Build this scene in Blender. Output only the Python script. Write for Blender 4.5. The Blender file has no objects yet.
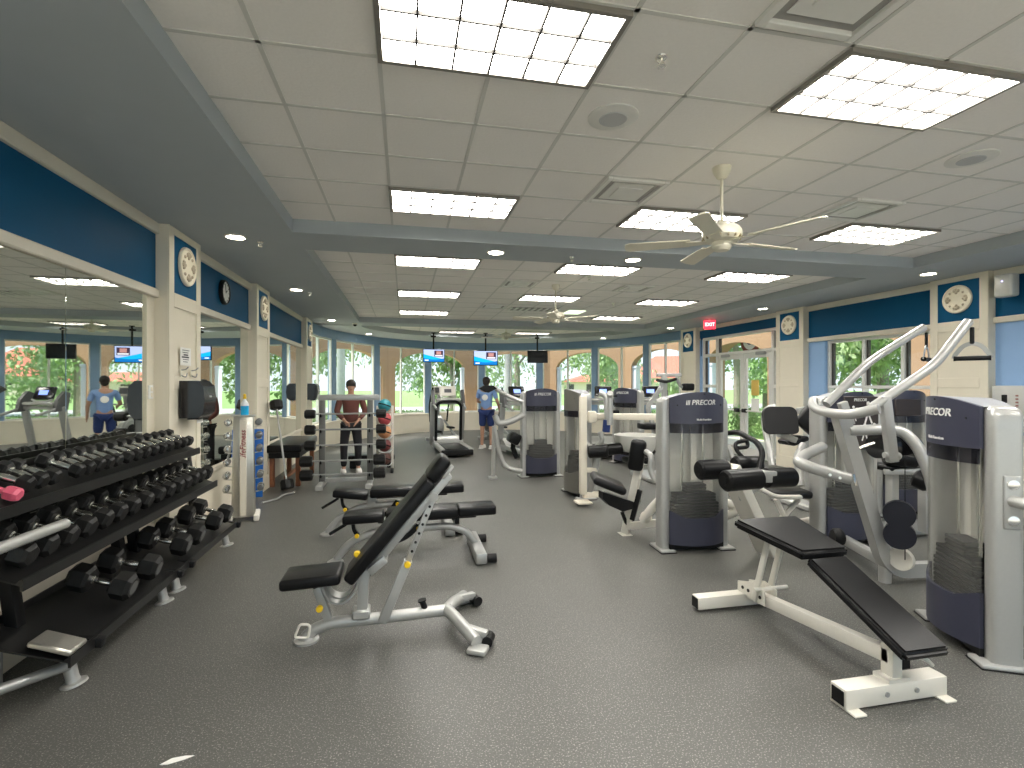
import bpy, bmesh, math, random
from mathutils import Vector, Matrix, Euler
random.seed(7)
C = bpy.context.scene.collection
PI = math.pi
# ---- camera figures (eye 1.6 m above the floor) -------------------------------------------
FPX, YAW, EYE = 508.0, math.radians(11.9), 1.6
cy_, sy_ = math.cos(YAW), math.sin(YAW)
def at(px, py, d):
    """the point d metres in front of the eye plane that was sighted at px, py"""
    l = (px - 512) / FPX * d
    return Vector((d * sy_ + l * cy_, d * cy_ - l * sy_, EYE + (384 - py) / FPX * d))

# ---- materials ------------------------------------------------------------------------------
MATS = {}
def mat(name, col, rough=.5, metal=0., noise=0., scale=20., bump=0., emit=None, spec=.5, coat=0.):
    m = bpy.data.materials.new(name); m.use_nodes = True
    nt = m.node_tree; b = nt.nodes['Principled BSDF']
    b.inputs['Base Color'].default_value = (*col, 1); b.inputs['Roughness'].default_value = rough
    b.inputs['Metallic'].default_value = metal; b.inputs['Specular IOR Level'].default_value = spec
    b.inputs['Coat Weight'].default_value = coat
    if noise or bump:
        tc = nt.nodes.new('ShaderNodeTexCoord'); n = nt.nodes.new('ShaderNodeTexNoise')
        n.inputs['Scale'].default_value = scale; n.inputs['Detail'].default_value = 4
        nt.links.new(tc.outputs['Object'], n.inputs['Vector'])
        if noise:
            r = nt.nodes.new('ShaderNodeMix'); r.data_type = 'RGBA'
            r.inputs[6].default_value = (*[max(0, c * (1 - noise)) for c in col], 1)
            r.inputs[7].default_value = (*[min(1, c * (1 + noise)) for c in col], 1)
            nt.links.new(n.outputs['Fac'], r.inputs[0]); nt.links.new(r.outputs[2], b.inputs['Base Color'])
        if bump:
            bp = nt.nodes.new('ShaderNodeBump'); bp.inputs['Strength'].default_value = bump; bp.inputs['Distance'].default_value = .01
            nt.links.new(n.outputs['Fac'], bp.inputs['Height']); nt.links.new(bp.outputs['Normal'], b.inputs['Normal'])
    if emit:
        b.inputs['Emission Color'].default_value = (*emit[0], 1); b.inputs['Emission Strength'].default_value = emit[1]
    MATS[name] = m
    return m
silver = mat('silver_paint', (.43, .43, .415), .30, .35, .04, 60)
steel = mat('steel_paint', (.40, .405, .395), .34, .5, .05, 40)
white = mat('white_paint', (.72, .69, .62), .38, 0, .03, 30)
padm = mat('black_vinyl', (.007, .007, .0075), .30, 0, .2, 140, .1, None, .22)
black = mat('black_plastic', (.008, .008, .0085), .45, 0, .1, 50, 0, None, .22)
gloss = mat('gloss_black', (.012, .012, .014), .16)
rubber = mat('black_rubber', (.010, .0098, .0095), .46, 0, .25, 90, .1, None, .28)
purple = mat('plum_plastic', (.040, .042, .068), .36, 0, .06, 30)
chrome = mat('chrome', (.92, .90, .85), .22, 1.)
brushed = mat('brushed_steel', (.62, .60, .54), .3, .85, .1, 120)
cream = mat('cream_wall', (.78, .72, .59), .6, 0, .03, 8)
creamt = mat('cream_trim', (.74, .69, .58), .5, 0, .03, 8)
bluep = mat('deep_blue_paint', (.005, .088, .20), .5, 0, .04, 6, 0, None, .12)
ltblue = mat('pale_blue_paint', (.30, .47, .74), .55, 0, .04, 6, 0, None, .2)
postb = mat('post_blue_paint', (.22, .34, .50), .5, 0, .04, 6)
soff = mat('soffit_grey_blue', (.43, .468, .49), .75, 0, .03, 4, 0, None, .15)
tan = mat('tan_stucco', (.40, .255, .15), .85, 0, .06, 12, .2)
palecol = mat('pale_column', (.72, .78, .86), .8, 0, .03, 10)
alum = mat('aluminium_frame', (.74, .73, .69), .4, .2, .03, 20)
dkframe = mat('bronze_frame', (.05, .045, .04), .45, .2, .05, 20)
yellow = mat('yellow_plastic', (.95, .62, .02), .35)
ivory = mat('ivory_plaster', (.82, .76, .62), .6, 0, .04, 40)
fanm = mat('ivory_enamel', (.72, .68, .55), .4, 0, .03, 30)
paper = mat('paper', (.85, .84, .80), .8)
ink = mat('ink', (.05, .05, .06), .7)
red = mat('red_paint', (.45, .02, .03), .5)
woodm = mat('stained_wood', (.24, .09, .04), .5, 0, .3, 14)
skin = mat('skin', (.50, .28, .19), .55, 0, .06, 30)
hairm = mat('dark_hair', (.02, .014, .01), .6, 0, .3, 120)
maroon = mat('maroon_knit', (.13, .045, .035), .9, 0, .15, 80)
blkcloth = mat('black_cloth', (.02, .02, .024), .9, 0, .2, 80)
teeblue = mat('light_blue_cotton', (.22, .36, .66), .9, 0, .08, 60)
navy = mat('navy_cotton', (.02, .04, .15), .9, 0, .1, 60)
shoe = mat('white_sneaker', (.75, .72, .68), .6, 0, .06, 60)
bluemat = mat('blue_vinyl', (.01, .13, .50), .5, 0, .05, 20)
liquid = mat('blue_cleaner', (.02, .42, .80), .25)
clearp = mat('milky_plastic', (.75, .78, .80), .3)
leaf = mat('leaf_green', (.22, .36, .12), .6, 0, .5, 3)
leaf2 = mat('leaf_olive', (.36, .48, .24), .6, 0, .5, 3)
bark = mat('bark', (.30, .26, .22), .9, 0, .3, 8, .4)
grassm = mat('lawn', (.26, .40, .13), .9, 0, .3, 1.5)
asphalt = mat('pale_road', (.5, .5, .48), .9, 0, .1, 2)
redroof = mat('red_tile_roof', (.62, .20, .14), .8, 0, .15, 5)
stucco = mat('pale_stucco', (.78, .70, .58), .9, 0, .05, 4)
rust = mat('rusty_red', (.22, .05, .03), .8, 0, .2, 30)
mat('grey_screen', (.12, .12, .13), .3)
def emat(name, col, s):
    m = bpy.data.materials.new(name); m.use_nodes = True; nt = m.node_tree
    nt.nodes.remove(nt.nodes['Principled BSDF']); e = nt.nodes.new('ShaderNodeEmission')
    e.inputs[0].default_value = (*col, 1); e.inputs[1].default_value = s
    nt.links.new(e.outputs[0], nt.nodes['Material Output'].inputs[0]); return m
lampm = emat('lamp_diffuser', (1, .965, .90), 20.0)
canm = emat('downlight_lens', (1, .93, .80), 30.0)
exitm = emat('exit_red', (1, .03, .05), 2.2)
exitw = emat('exit_letters', (1, .6, .6), 2.5)
lcdm = emat('console_screen', (.25, .35, 1.), 1.6)
ledm = emat('speaker_led', (.5, .5, 1.), 2.)
mirrorm = mat('mirror_silvering', (.80, .83, .79), .015, 1.)
def glassmat(name, tint, rough, gl, diff=0., dcol=(.5, .5, .5)):
    m = bpy.data.materials.new(name); m.use_nodes = True; nt = m.node_tree; nt.nodes.remove(nt.nodes['Principled BSDF'])
    t = nt.nodes.new('ShaderNodeBsdfTransparent'); t.inputs[0].default_value = (*tint, 1)
    g = nt.nodes.new('ShaderNodeBsdfGlossy'); g.inputs['Roughness'].default_value = rough
    lw = nt.nodes.new('ShaderNodeLayerWeight'); pw = nt.nodes.new('ShaderNodeMath'); pw.operation = 'POWER'; pw.inputs[1].default_value = 5
    nt.links.new(lw.outputs['Facing'], pw.inputs[0]); fr = nt.nodes.new('ShaderNodeMath'); fr.operation = 'MULTIPLY_ADD'; fr.inputs[1].default_value = gl * .8; fr.inputs[2].default_value = gl * .06
    nt.links.new(pw.outputs[0], fr.inputs[0]); lw.inputs[0].default_value = .5
    mx = nt.nodes.new('ShaderNodeMixShader'); nt.links.new(fr.outputs[0], mx.inputs[0])
    last = t.outputs[0]
    if diff:
        d = nt.nodes.new('ShaderNodeBsdfDiffuse'); d.inputs[0].default_value = (*dcol, 1)
        m2 = nt.nodes.new('ShaderNodeMixShader'); m2.inputs[0].default_value = diff
        if name.startswith('smoky'):
            tc = nt.nodes.new('ShaderNodeTexCoord'); n = nt.nodes.new('ShaderNodeTexNoise'); n.inputs['Scale'].default_value = 3
            mr = nt.nodes.new('ShaderNodeMapRange'); mr.inputs[3].default_value = diff * .75; mr.inputs[4].default_value = min(1, diff * 1.25)
            nt.links.new(tc.outputs['Object'], n.inputs['Vector']); nt.links.new(n.outputs['Fac'], mr.inputs[0]); nt.links.new(mr.outputs[0], m2.inputs[0])
        nt.links.new(t.outputs[0], m2.inputs[1]); nt.links.new(d.outputs[0], m2.inputs[2]); last = m2.outputs[0]
    nt.links.new(last, mx.inputs[1]); nt.links.new(g.outputs[0], mx.inputs[2])
    nt.links.new(mx.outputs[0], nt.nodes['Material Output'].inputs[0]); return m
glass = glassmat('window_glass', (.985, .995, .99), .01, .45)
dusky = glassmat('dark_shroud', (.52, .52, .58), .2, .45)
smoky = glassmat('smoky_shroud', (.96, .96, .95), .2, .45, .045, (.7, .7, .67))

# ---- geometry collector -----------------------------------------------------------------------
def fillet(pts, r, seg=5, closed=False):
    pts = [Vector(p) for p in pts]; out = []; n = len(pts)
    for i, p in enumerate(pts):
        if not closed and i in (0, n - 1): out.append(p); continue
        a, b = pts[i - 1] - p, pts[(i + 1) % n] - p
        k = min(r, a.length * .48, b.length * .48)
        A, B = p + a.normalized() * k, p + b.normalized() * k
        for j in range(seg + 1):
            t = j / seg; out.append(A * (1 - t) ** 2 + p * 2 * t * (1 - t) + B * t * t)
    return out
class G:
    def __init__(s): s.v = []; s.f = []
    def add(s, vs, fs, M=None):
        b = len(s.v)
        for p in vs: s.v.append(M @ Vector(p) if M else Vector(p))
        for f in fs: s.f.append(tuple(b + i for i in f))
        return s
    def addbm(s, bm, M=None):
        bm.verts.index_update()
        s.add([v.co.copy() for v in bm.verts], [[v.index for v in f.verts] for f in bm.faces], M); bm.free(); return s
    def box(s, c, size, rot=None, bev=0., seg=2, taper=None):
        bm = bmesh.new(); bmesh.ops.create_cube(bm, size=1)
        for v in bm.verts:
            if taper and v.co.z > 0: v.co.x *= taper[0]; v.co.y *= taper[1]
            v.co = Vector((v.co.x * size[0], v.co.y * size[1], v.co.z * size[2]))
        if bev: bmesh.ops.bevel(bm, geom=list(bm.edges), offset=min(bev, min(size) * .49), segments=seg, affect='EDGES', profile=.5)
        R = rot if isinstance(rot, Matrix) else (Euler(rot).to_matrix().to_4x4() if rot else Matrix())
        return s.addbm(bm, Matrix.Translation(Vector(c)) @ R)
    def bar(s, a, b, w, h, bev=.004, up=(0, 0, 1)):
        """rectangular bar from a to b, w across, h along up"""
        a, b = Vector(a), Vector(b); d = b - a; z = d.normalized(); x = Vector(up).cross(z)
        if x.length < 1e-4: x = Vector((1, 0, 0)).cross(z)
        x.normalize(); y = z.cross(x); M = Matrix((x, y, z)).transposed().to_4x4()
        return s.box((a + b) / 2, (w, h, d.length), M, bev)
    def cyl(s, a, b, r, r2=None, n=16, caps=True):
        a, b = Vector(a), Vector(b); r2 = r if r2 is None else r2; z = (b - a).normalized()
        x = z.orthogonal().normalized(); y = z.cross(x); vs = []
        for p, q in ((a, r), (b, r2)):
            for i in range(n): t = 2 * PI * i / n; vs.append(p + (x * math.cos(t) + y * math.sin(t)) * q)
        fs = [(i, (i + 1) % n, n + (i + 1) % n, n + i) for i in range(n)]
        if caps: fs += [tuple(range(n - 1, -1, -1)), tuple(range(n, 2 * n))]
        return s.add(vs, fs)
    def tube(s, pts, r, n=10, rad=0., closed=False, rect=None, up=(0, 0, 1), caps=True):
        pts = fillet(pts, rad, 5, closed) if rad else [Vector(p) for p in pts]
        m = len(pts); vs = []; prev = None
        for i, p in enumerate(pts):
            t = (pts[(i + 1) % m] - pts[i - 1]) if closed else (pts[min(i + 1, m - 1)] - pts[max(i - 1, 0)])
            t.normalize()
            if rect:
                x = Vector(up).cross(t); x = x.normalized() if x.length > 1e-3 else Vector((1, 0, 0)); y = t.cross(x)
                w, h = rect[0] / 2, rect[1] / 2
                for a, b in ((-w, -h), (w, -h), (w, h), (-w, h)): vs.append(p + x * a + y * b)
            else:
                x = t.orthogonal() if prev is None else prev - t * prev.dot(t)
                x.normalize(); prev = x; y = t.cross(x); rr = r[i] if isinstance(r, (list, tuple)) else r
                for k in range(n): a = 2 * PI * k / n; vs.append(p + (x * math.cos(a) + y * math.sin(a)) * rr)
        k = 4 if rect else n; fs = []
        for i in range(m if closed else m - 1):
            j = (i + 1) % m
            for q in range(k): fs.append((i * k + q, i * k + (q + 1) % k, j * k + (q + 1) % k, j * k + q))
        if not closed and caps: fs += [tuple(range(k - 1, -1, -1)), tuple((m - 1) * k + q for q in range(k))]
        return s.add(vs, fs)
    def lathe(s, prof, c=(0, 0, 0), axis=(0, 0, 1), n=20):
        z = Vector(axis).normalized(); x = z.orthogonal().normalized(); y = z.cross(x); c = Vector(c); vs = []
        for r, h in prof:
            for i in range(n): t = 2 * PI * i / n; vs.append(c + z * h + (x * math.cos(t) + y * math.sin(t)) * r)
        m = len(prof); fs = []
        for j in range(m - 1):
            for i in range(n): fs.append((j * n + i, j * n + (i + 1) % n, (j + 1) * n + (i + 1) % n, (j + 1) * n + i))
        fs += [tuple(range(n - 1, -1, -1)), tuple((m - 1) * n + i for i in range(n))]
        return s.add(vs, fs)
    def ball(s, c, r, sc=(1, 1, 1), rot=None, n=16, m=10):
        bm = bmesh.new(); bmesh.ops.create_uvsphere(bm, u_segments=n, v_segments=m, radius=1)
        R = Euler(rot).to_matrix().to_4x4() if rot else Matrix()
        S = Matrix.Diagonal((sc[0] * r, sc[1] * r, sc[2] * r, 1))
        return s.addbm(bm, Matrix.Translation(Vector(c)) @ R @ S)
    def prism(s, poly, a, b, M=None):
        """poly of (u,v) extruded from a to b along w; M maps (u,v,w) to space"""
        n = len(poly); vs = [(u, v, a) for u, v in poly] + [(u, v, b) for u, v in poly]
        fs = [tuple(range(n - 1, -1, -1)), tuple(range(n, 2 * n))] + [(i, (i + 1) % n, n + (i + 1) % n, n + i) for i in range(n)]
        return s.add(vs, fs, M)
    def build(s, name, m, parent=None, world=False, smooth=True, ang=38, fix=True):
        me = bpy.data.meshes.new(name)
        vs = s.v
        if parent is not None and world:
            base = parent
            while base.parent: base = base.parent
            I = (Matrix.Translation(base.location) @ base.rotation_euler.to_matrix().to_4x4()).inverted(); vs = [I @ v for v in vs]
        me.from_pydata([tuple(v) for v in vs], [], s.f)
        if fix:
            bm = bmesh.new(); bm.from_mesh(me); bmesh.ops.recalc_face_normals(bm, faces=bm.faces); bm.to_mesh(me); bm.free()
        if smooth:
            me.shade_smooth(); me.set_sharp_from_angle(angle=math.radians(ang))
        me.materials.append(m)
        o = bpy.data.objects.new(name, me); C.objects.link(o)
        if parent is not None: o.parent = parent
        return o
XZ = Matrix(((1, 0, 0, 0), (0, 0, 1, 0), (0, 1, 0, 0), (0, 0, 0, 1)))   # (u,v,w) -> x=u, z=v, y=w
YZ = Matrix(((0, 0, 1, 0), (1, 0, 0, 0), (0, 1, 0, 0), (0, 0, 0, 1)))   # (u,v,w) -> y=u, z=v, x=w
def thing(name, label, cat, loc=(0, 0, 0), rz=0., group=None):
    o = bpy.data.objects.new(name, None); C.objects.link(o); o.location = loc; o.rotation_euler = (0, 0, rz); o.empty_display_size = .1
    return tag(o, label, cat, group)
def tag(o, label, cat, group=None, kind=None):
    o['label'] = label; o['category'] = cat
    if group: o['group'] = group
    if kind: o['kind'] = kind
    return o
def struct(o): o['kind'] = 'structure'; return o
def dup(root, loc, rz=None, label=None, group=None, scale=None):
    r = root.copy(); C.objects.link(r); r.location = loc
    if rz is not None: r.rotation_euler = (0, 0, rz)
    if scale: r.scale = (scale,) * 3
    if label: r['label'] = label
    if group: r['group'] = group
    for ch in list(root.children):
        c = ch.copy(); C.objects.link(c); c.parent = r
        for g in list(ch.children):
            d = g.copy(); C.objects.link(d); d.parent = c
    return r
def textgeo(body, size, depth=.002, shear=0., align='CENTER', space=1.):
    cu = bpy.data.curves.new('lettering', 'FONT'); cu.body = body; cu.size = size; cu.align_x = align; cu.align_y = 'CENTER'
    cu.extrude = depth; cu.shear = shear; cu.space_character = space; cu.resolution_u = 3; cu.offset = size * .012
    o = bpy.data.objects.new('lettering', cu); C.objects.link(o)
    dg = bpy.context.evaluated_depsgraph_get(); me = bpy.data.meshes.new_from_object(o.evaluated_get(dg))
    g = G(); g.add([v.co.copy() for v in me.vertices], [tuple(p.vertices) for p in me.polygons])
    bpy.data.objects.remove(o); bpy.data.curves.remove(cu); bpy.data.meshes.remove(me); return g
ORD = 'first second third fourth fifth sixth seventh eighth ninth tenth eleventh twelfth thirteenth fourteenth fifteenth sixteenth seventeenth eighteenth nineteenth twentieth'.split()
CE, SO = 3.149, 3.023
XL, XR = -2.05, 7.15
# ================= THE ROOM ====================================================================
def quadgrid(name, m, x0, x1, y0, y1, z, th=.05):
    g = G(); g.box(((x0 + x1) / 2, (y0 + y1) / 2, z + th / 2), (x1 - x0, y1 - y0, th)); return struct(g.build(name, m, smooth=False))
YB = -2.2                                       # the wall behind the camera
BC, BRX, BRY = (2.55, 12.4), 4.75, 5.3          # the bow of windows at the far end
def ell(a, rx=BRX, ry=BRY, c=BC): a = math.radians(a); return Vector((c[0] + rx * math.sin(a), c[1] + ry * math.cos(a), 0))
# floor: dark rubber with pale flecks
m = bpy.data.materials.new('flecked_rubber'); m.use_nodes = True; nt = m.node_tree; b = nt.nodes['Principled BSDF']
tc = nt.nodes.new('ShaderNodeTexCoord')
def noise(sc, det=2.):
    n = nt.nodes.new('ShaderNodeTexNoise'); n.inputs['Scale'].default_value = sc; n.inputs['Detail'].default_value = det; nt.links.new(tc.outputs['Object'], n.inputs['Vector']); return n
n1, n2, n3 = noise(130), noise(1.1, 5), noise(75)
r1 = nt.nodes.new('ShaderNodeValToRGB'); r1.color_ramp.elements[0].position = .585; r1.color_ramp.elements[1].position = .66
nt.links.new(n1.outputs['Fac'], r1.inputs[0])
mx = nt.nodes.new('ShaderNodeMix'); mx.data_type = 'RGBA'; mx.inputs[6].default_value = (.073, .0725, .066, 1); mx.inputs[7].default_value = (.100, .099, .090, 1)
nt.links.new(n2.outputs['Fac'], mx.inputs[0])
mx2 = nt.nodes.new('ShaderNodeMix'); mx2.data_type = 'RGBA'; mx2.inputs[7].default_value = (.30, .29, .265, 1)
nt.links.new(r1.outputs[0], mx2.inputs[0]); nt.links.new(mx.outputs[2], mx2.inputs[6]); nt.links.new(mx2.outputs[2], b.inputs['Base Color'])
b.inputs['Roughness'].default_value = .42
bp = nt.nodes.new('ShaderNodeBump'); bp.inputs['Strength'].default_value = .35; bp.inputs['Distance'].default_value = .004
nt.links.new(n3.outputs['Fac'], bp.inputs['Height']); nt.links.new(bp.outputs['Normal'], b.inputs['Normal'])
g = G()
out = [(-2.4, YB), (7.6, YB), (7.6, 12.3)] + [tuple(ell(a, BRX + .2, BRY + .2)[:2]) for a in range(88, -89, -4)] + [(-2.4, 12.3)]
g.prism(out, -.12, 0); struct(g.build('floor', m, smooth=False))
# tiled ceilings in three trays, with their lay-in grid
tile = mat('ceiling_tile', (.88, .85, .81), .9, 0, .04, 60, .1)
gridm = mat('ceiling_grid_metal', (.66, .65, .61), .6)
TR3 = ((2.55, 12.85), 3.6, 2.75)
g = G(); g.box((2.55, (YB + 5.08) / 2, CE + .03), (7.4, 5.08 - YB, .06)); g.box((2.55, 8.96, CE + .03), (7.4, 6.7, .06)); g.box((2.55, 14.3, CE + .03), (7.4, 3.1, .06))
struct(g.build('ceiling', tile, smooth=False))
g = G(); W = .022
def gline(a, b): g.box(((a[0] + b[0]) / 2, (a[1] + b[1]) / 2, CE - .001), (abs(a[0] - b[0]) + W, abs(a[1] - b[1]) + W, .006))
for y0, y1, ys in ((YB, 5.08, [1.95 + .53 * k for k in range(-7, 7)]), (5.72, 12.2, [6.18 + .577 * k for k in range(0, 11)])):
    for k in range(-1, 12):
        x = -.12 + .53 * k
        if -1.03 < x < 6.1: gline((x, y0), (x, y1))
    for y in ys:
        if y0 < y < y1: gline((-1.03, y), (6.1, y))
for k in range(-1, 12):
    x = -.12 + .53 * k; q = 1 - ((x - 2.55) / TR3[1]) ** 2
    if q > 0.02: gline((x, 12.85), (x, 12.85 + TR3[2] * math.sqrt(q) - .03))
for y in (13.3, 13.9, 14.5, 15.1):
    w = TR3[1] * math.sqrt(1 - ((y - 12.85) / TR3[2]) ** 2); gline((2.55 - w + .03, y), (2.55 + w - .03, y))
struct(g.build('ceiling_grid', gridm, smooth=False))
# dropped soffit round the trays
g = G(); zt = SO + .3
def sof(x0, x1, y0, y1): g.box(((x0 + x1) / 2, (y0 + y1) / 2, (SO + zt) / 2), (x1 - x0, y1 - y0, zt - SO))
sof(-2.5, -1.03, YB, 12.4); sof(6.1, 7.6, YB, 12.4); sof(-1.03, 6.1, 5.08, 5.72); sof(-1.03, 6.1, 12.2, 12.4)
inner = [(2.55 + TR3[1] * math.sin(math.radians(a)), 12.85 + TR3[2] * math.cos(math.radians(a))) for a in range(-90, 91, 5)]
outer = [tuple(ell(a, 5.05, 5.6)[:2]) for a in range(-90, 91, 5)]
vs = [(x, y, z) for z in (SO, zt) for x, y in inner] + [(x, y, z) for z in (SO, zt) for x, y in outer]; n = len(inner); fs = []
for i in range(n - 1):
    fs += [(i, i + 1, 2 * n + i + 1, 2 * n + i), (n + i, n + i + 1, i + 1, i)]
g.add(vs, fs)
g.box((2.55, 12.62, (SO + zt) / 2), (10.1, .46, zt - SO))
struct(g.build('ceiling_soffit', soff, ang=30))

# ---- left wall: mirrored bays between panelled piers ----------------------------------------
LW = -2.17
g = G(); g.box((LW - .1, (YB + 12.3) / 2, 1.6), (.2, 12.3 - YB, 3.2)); struct(g.build('wall_left', cream, smooth=False))
LB = [(YB, 5.05), (5.76, 7.78), (8.48, 11.5)]
LP = [(5.05, 5.76), (7.78, 8.48), (11.5, 12.2)]
RP = [(5.0, 5.72), (8.02, 8.72), (11.55, 12.25)]
def pier(name, x, s, y0, y1):
    """panelled pier; x is its face, s = +1 when it faces +x"""
    g = G(); w = y1 - y0; yc = (y0 + y1) / 2; t = .012
    g.box((x - s * (.125 + t), yc, SO / 2), (.25, w, SO))
    st = .1
    for y in (y0 + st / 2, y1 - st / 2): g.box((x - s * t / 2, y, SO / 2), (t, st, SO), None, .003, 1)
    for z0, z1 in ((2.30, 2.43), (1.55, 1.68), (.0, .22), (2.96, SO)): g.box((x - s * t / 2, yc, (z0 + z1) / 2), (t, w - 2 * st, z1 - z0), None, .003, 1)
    struct(p := g.build(name, cream, smooth=False))
    g = G(); g.box((x - s * (t - .002), yc, 2.695), (.008, w - 2 * st - .004, .52)); g.build('blue_panel', bluep, p, smooth=False)
    return p
for i, (a, b_) in enumerate(LP): pier('trim_%d' % (i + 1), XL, 1, a, b_)
for i, (a, b_) in enumerate(RP): pier('trim_%d' % (i + 4), XR, -1, a, b_)
g = G()
for a, b_ in LB: g.box((LW + .004, (a + b_) / 2, 2.69), (.012, b_ - a, .50))
struct(g.build('wall_left_band', bluep, smooth=False))
g = G()
for a, b_ in LB:
    yc, w = (a + b_) / 2, b_ - a
    g.box((LW + .022, yc, 2.975), (.044, w, .095), None, .008, 1); g.box((LW + .022, yc, 2.40), (.044, w, .075), None, .008, 1)
    g.box((LW + .02, yc, .63), (.04, w, .05), None, .006, 1)
struct(g.build('trim_7', creamt, smooth=False))
def mirror(y0, y1, label):
    g = G(); g.box((LW + .006, (y0 + y1) / 2, 1.508), (.012, y1 - y0, 1.70), None, .002, 1)
    tag(g.build('wall_mirror', mirrorm, smooth=False), label, 'mirror', 'wall mirrors')
mirror(.6, 3.827, 'long mirror above the near end of the dumbbell rack')
mirror(3.833, 4.89, 'narrow mirror above the dumbbell rack, ending at the first pier')
mirror(5.80, 7.74, 'mirror under the small wall clock, behind the chrome dumbbell tower')
mirror(8.52, 9.98, 'mirror above the black bench with wooden legs')
mirror(9.986, 11.46, 'mirror beside the farther black towel dispenser')

# ---- right wall -------------------------------------------------------------------------------
RW = 7.27
def wbox(g, y0, y1, z0, z1, x0=RW, x1=RW + .2): g.box(((x0 + x1) / 2, (y0 + y1) / 2, (z0 + z1) / 2), (x1 - x0, y1 - y0, z1 - z0))
g = G(); wbox(g, YB, 5.0, .93, 2.40); wbox(g, 7.66, 8.02, 0, 2.4); wbox(g, 5.72, 5.80, 0, 2.4); wbox(g, 11.44, 11.55, 0, 2.7); wbox(g, 8.72, 8.76, 0, 2.7)
struct(g.build('wall_right', ltblue, smooth=False))
g = G(); wbox(g, YB, 5.0, 0, .93); wbox(g, 5.80, 7.66, 0, .62); struct(g.build('wall_right_base', cream, smooth=False))
g = G(); wbox(g, YB, 5.0, 2.40, SO); wbox(g, 5.72, 8.02, 2.40, SO); wbox(g, 8.72, 11.55, 2.74, SO); wbox(g, 11.46, 11.5, 2.3, 2.8, RW - .004); wbox(g, 8.72, 8.78, 2.3, 2.8, RW - .004)
struct(g.build('wall_right_band', bluep, smooth=False))
g = G()
for a, b_ in ((YB, 5.0), (5.72, 8.02)):
    g.box((RW - .022, (a + b_) / 2, 2.975), (.044, b_ - a, .095), None, .008, 1); g.box((RW - .022, (a + b_) / 2, 2.40), (.044, b_ - a, .075), None, .008, 1)
g.box((RW - .022, 10.13, 2.975), (.044, 2.83, .095), None, .008, 1); g.box((RW - .02, (YB + 5) / 2, .95), (.04, 5 - YB, .06), None, .006, 1)
g.box((RW - .03, 6.73, .63), (.1, 1.9, .05), None, .006, 1)
struct(g.build('trim_8', creamt, smooth=False))
def pane(parent, a, b, z0, z1):
    a, b = Vector(a), Vector(b); g = G(); g.bar((a.x, a.y, (z0 + z1) / 2), (b.x, b.y, (z0 + z1) / 2), .006, z1 - z0, 0)
    return g.build('pane', glass, parent, smooth=False)
# window of the bay behind the cable machine
wg = G(); xw = RW + .1
for y in (5.83, 6.27, 6.94, 7.63): wg.box((xw, y, 1.49), (.09, .055, 1.74), None, .004, 1)
for z in (.645, 1.55, 2.34): wg.box((xw, 6.73, z), (.085, 1.8, .05), None, .004, 1)
win = struct(wg.build('window_8', alum, smooth=False))
g = G()
for y in (5.875, 6.225, 6.315, 6.895, 6.985, 7.585): g.box((xw + .02, y, 1.95), (.05, .03, .75))
g.build('window_frame', dkframe, win, smooth=False)
for a, b_ in ((5.85, 6.25), (6.29, 6.92), (6.96, 7.61)):
    pane(win, (xw, a, 0), (xw, b_, 0), 1.57, 2.32); pane(win, (xw, a, 0), (xw, b_, 0), .67, 1.53)
# glazed entrance: transom lights, side lights and a pair of doors
dg = G(); xd = RW + .06
for y in (8.79, 8.98, 10.86, 11.42): dg.box((xd, y, 1.36), (.1, .07, 2.72), None, .004, 1)
for z, y0, y1 in ((2.71, 8.77, 11.44), (2.30, 8.77, 11.44), (1.55, 8.77, 8.98), (1.0, 8.77, 8.98), (.12, 8.77, 8.98), (1.55, 10.86, 11.44), (1.0, 10.86, 11.44), (.12, 10.86, 11.44)):
    dg.box((xd, (y0 + y1) / 2, z), (.09, y1 - y0, .07), None, .004, 1)
dw = struct(dg.build('window_9', alum, smooth=False))
g = G()
for y in (8.84, 8.93, 9.03, 10.81, 10.91, 11.37):
    g.box((xd + .02, y, 2.5), (.05, .035, .36))
for y in (8.84, 11.37, 10.91): g.box((xd + .02, y, 1.3), (.05, .03, 1.9))
g.build('window_frame', dkframe, dw, smooth=False)
for a, b_, z0, z1 in ((8.99, 10.85, 2.33, 2.68), (8.80, 8.97, 2.33, 2.68), (10.88, 11.4, 2.33, 2.68), (8.80, 8.97, .15, 2.27), (10.88, 11.4, .15, 2.27)): pane(dw, (xd, a, 0), (xd, b_, 0), z0, z1)
for k, (a, b_, hs) in enumerate(((9.02, 9.91, 1), (9.93, 10.82, -1))):
    g = G()
    for y in (a + .05, b_ - .05): g.box((xd, y, 1.14), (.05, .1, 2.24), None, .004, 1)
    for z, h in ((2.21, .1), (.12, .2)): g.box((xd, (a + b_) / 2, z), (.05, b_ - a - .2, h), None, .004, 1)
    d = struct(g.build('door_%d' % (k + 1), alum, smooth=False))
    pane(d, (xd, a + .1, 0), (xd, b_ - .1, 0), .22, 2.16)
    g = G(); g.tube([(xd - .03, a + .06, 1.02), (xd - .09, a + .09, 1.02), (xd - .09, b_ - .09, 1.02), (xd - .03, b_ - .06, 1.02)], .018, 8, .04); g.build('push_bar', alum, d)
    g = G(); yy = b_ - .12 if k == 0 else a + .12; g.box((xd - .09, yy, 1.02), (.07, .14, .09), None, .02, 2); g.build('latch', gloss, d)
    g = G(); g.box((xd - .05, a + .3 if k == 0 else b_ - .3, 2.25), (.06, .28, .07), None, .01, 1); g.build('door_closer', steel, d)
g = G(); g.box((xd - .032, 9.52, 1.52), (.004, .24, .33)); n_ = tag(g.build('notice', mat('yellow_card', (.72, .50, .12), .7, 0, .1, 30), smooth=False), 'yellow notice taped inside the glass entrance door', 'notice')
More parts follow.
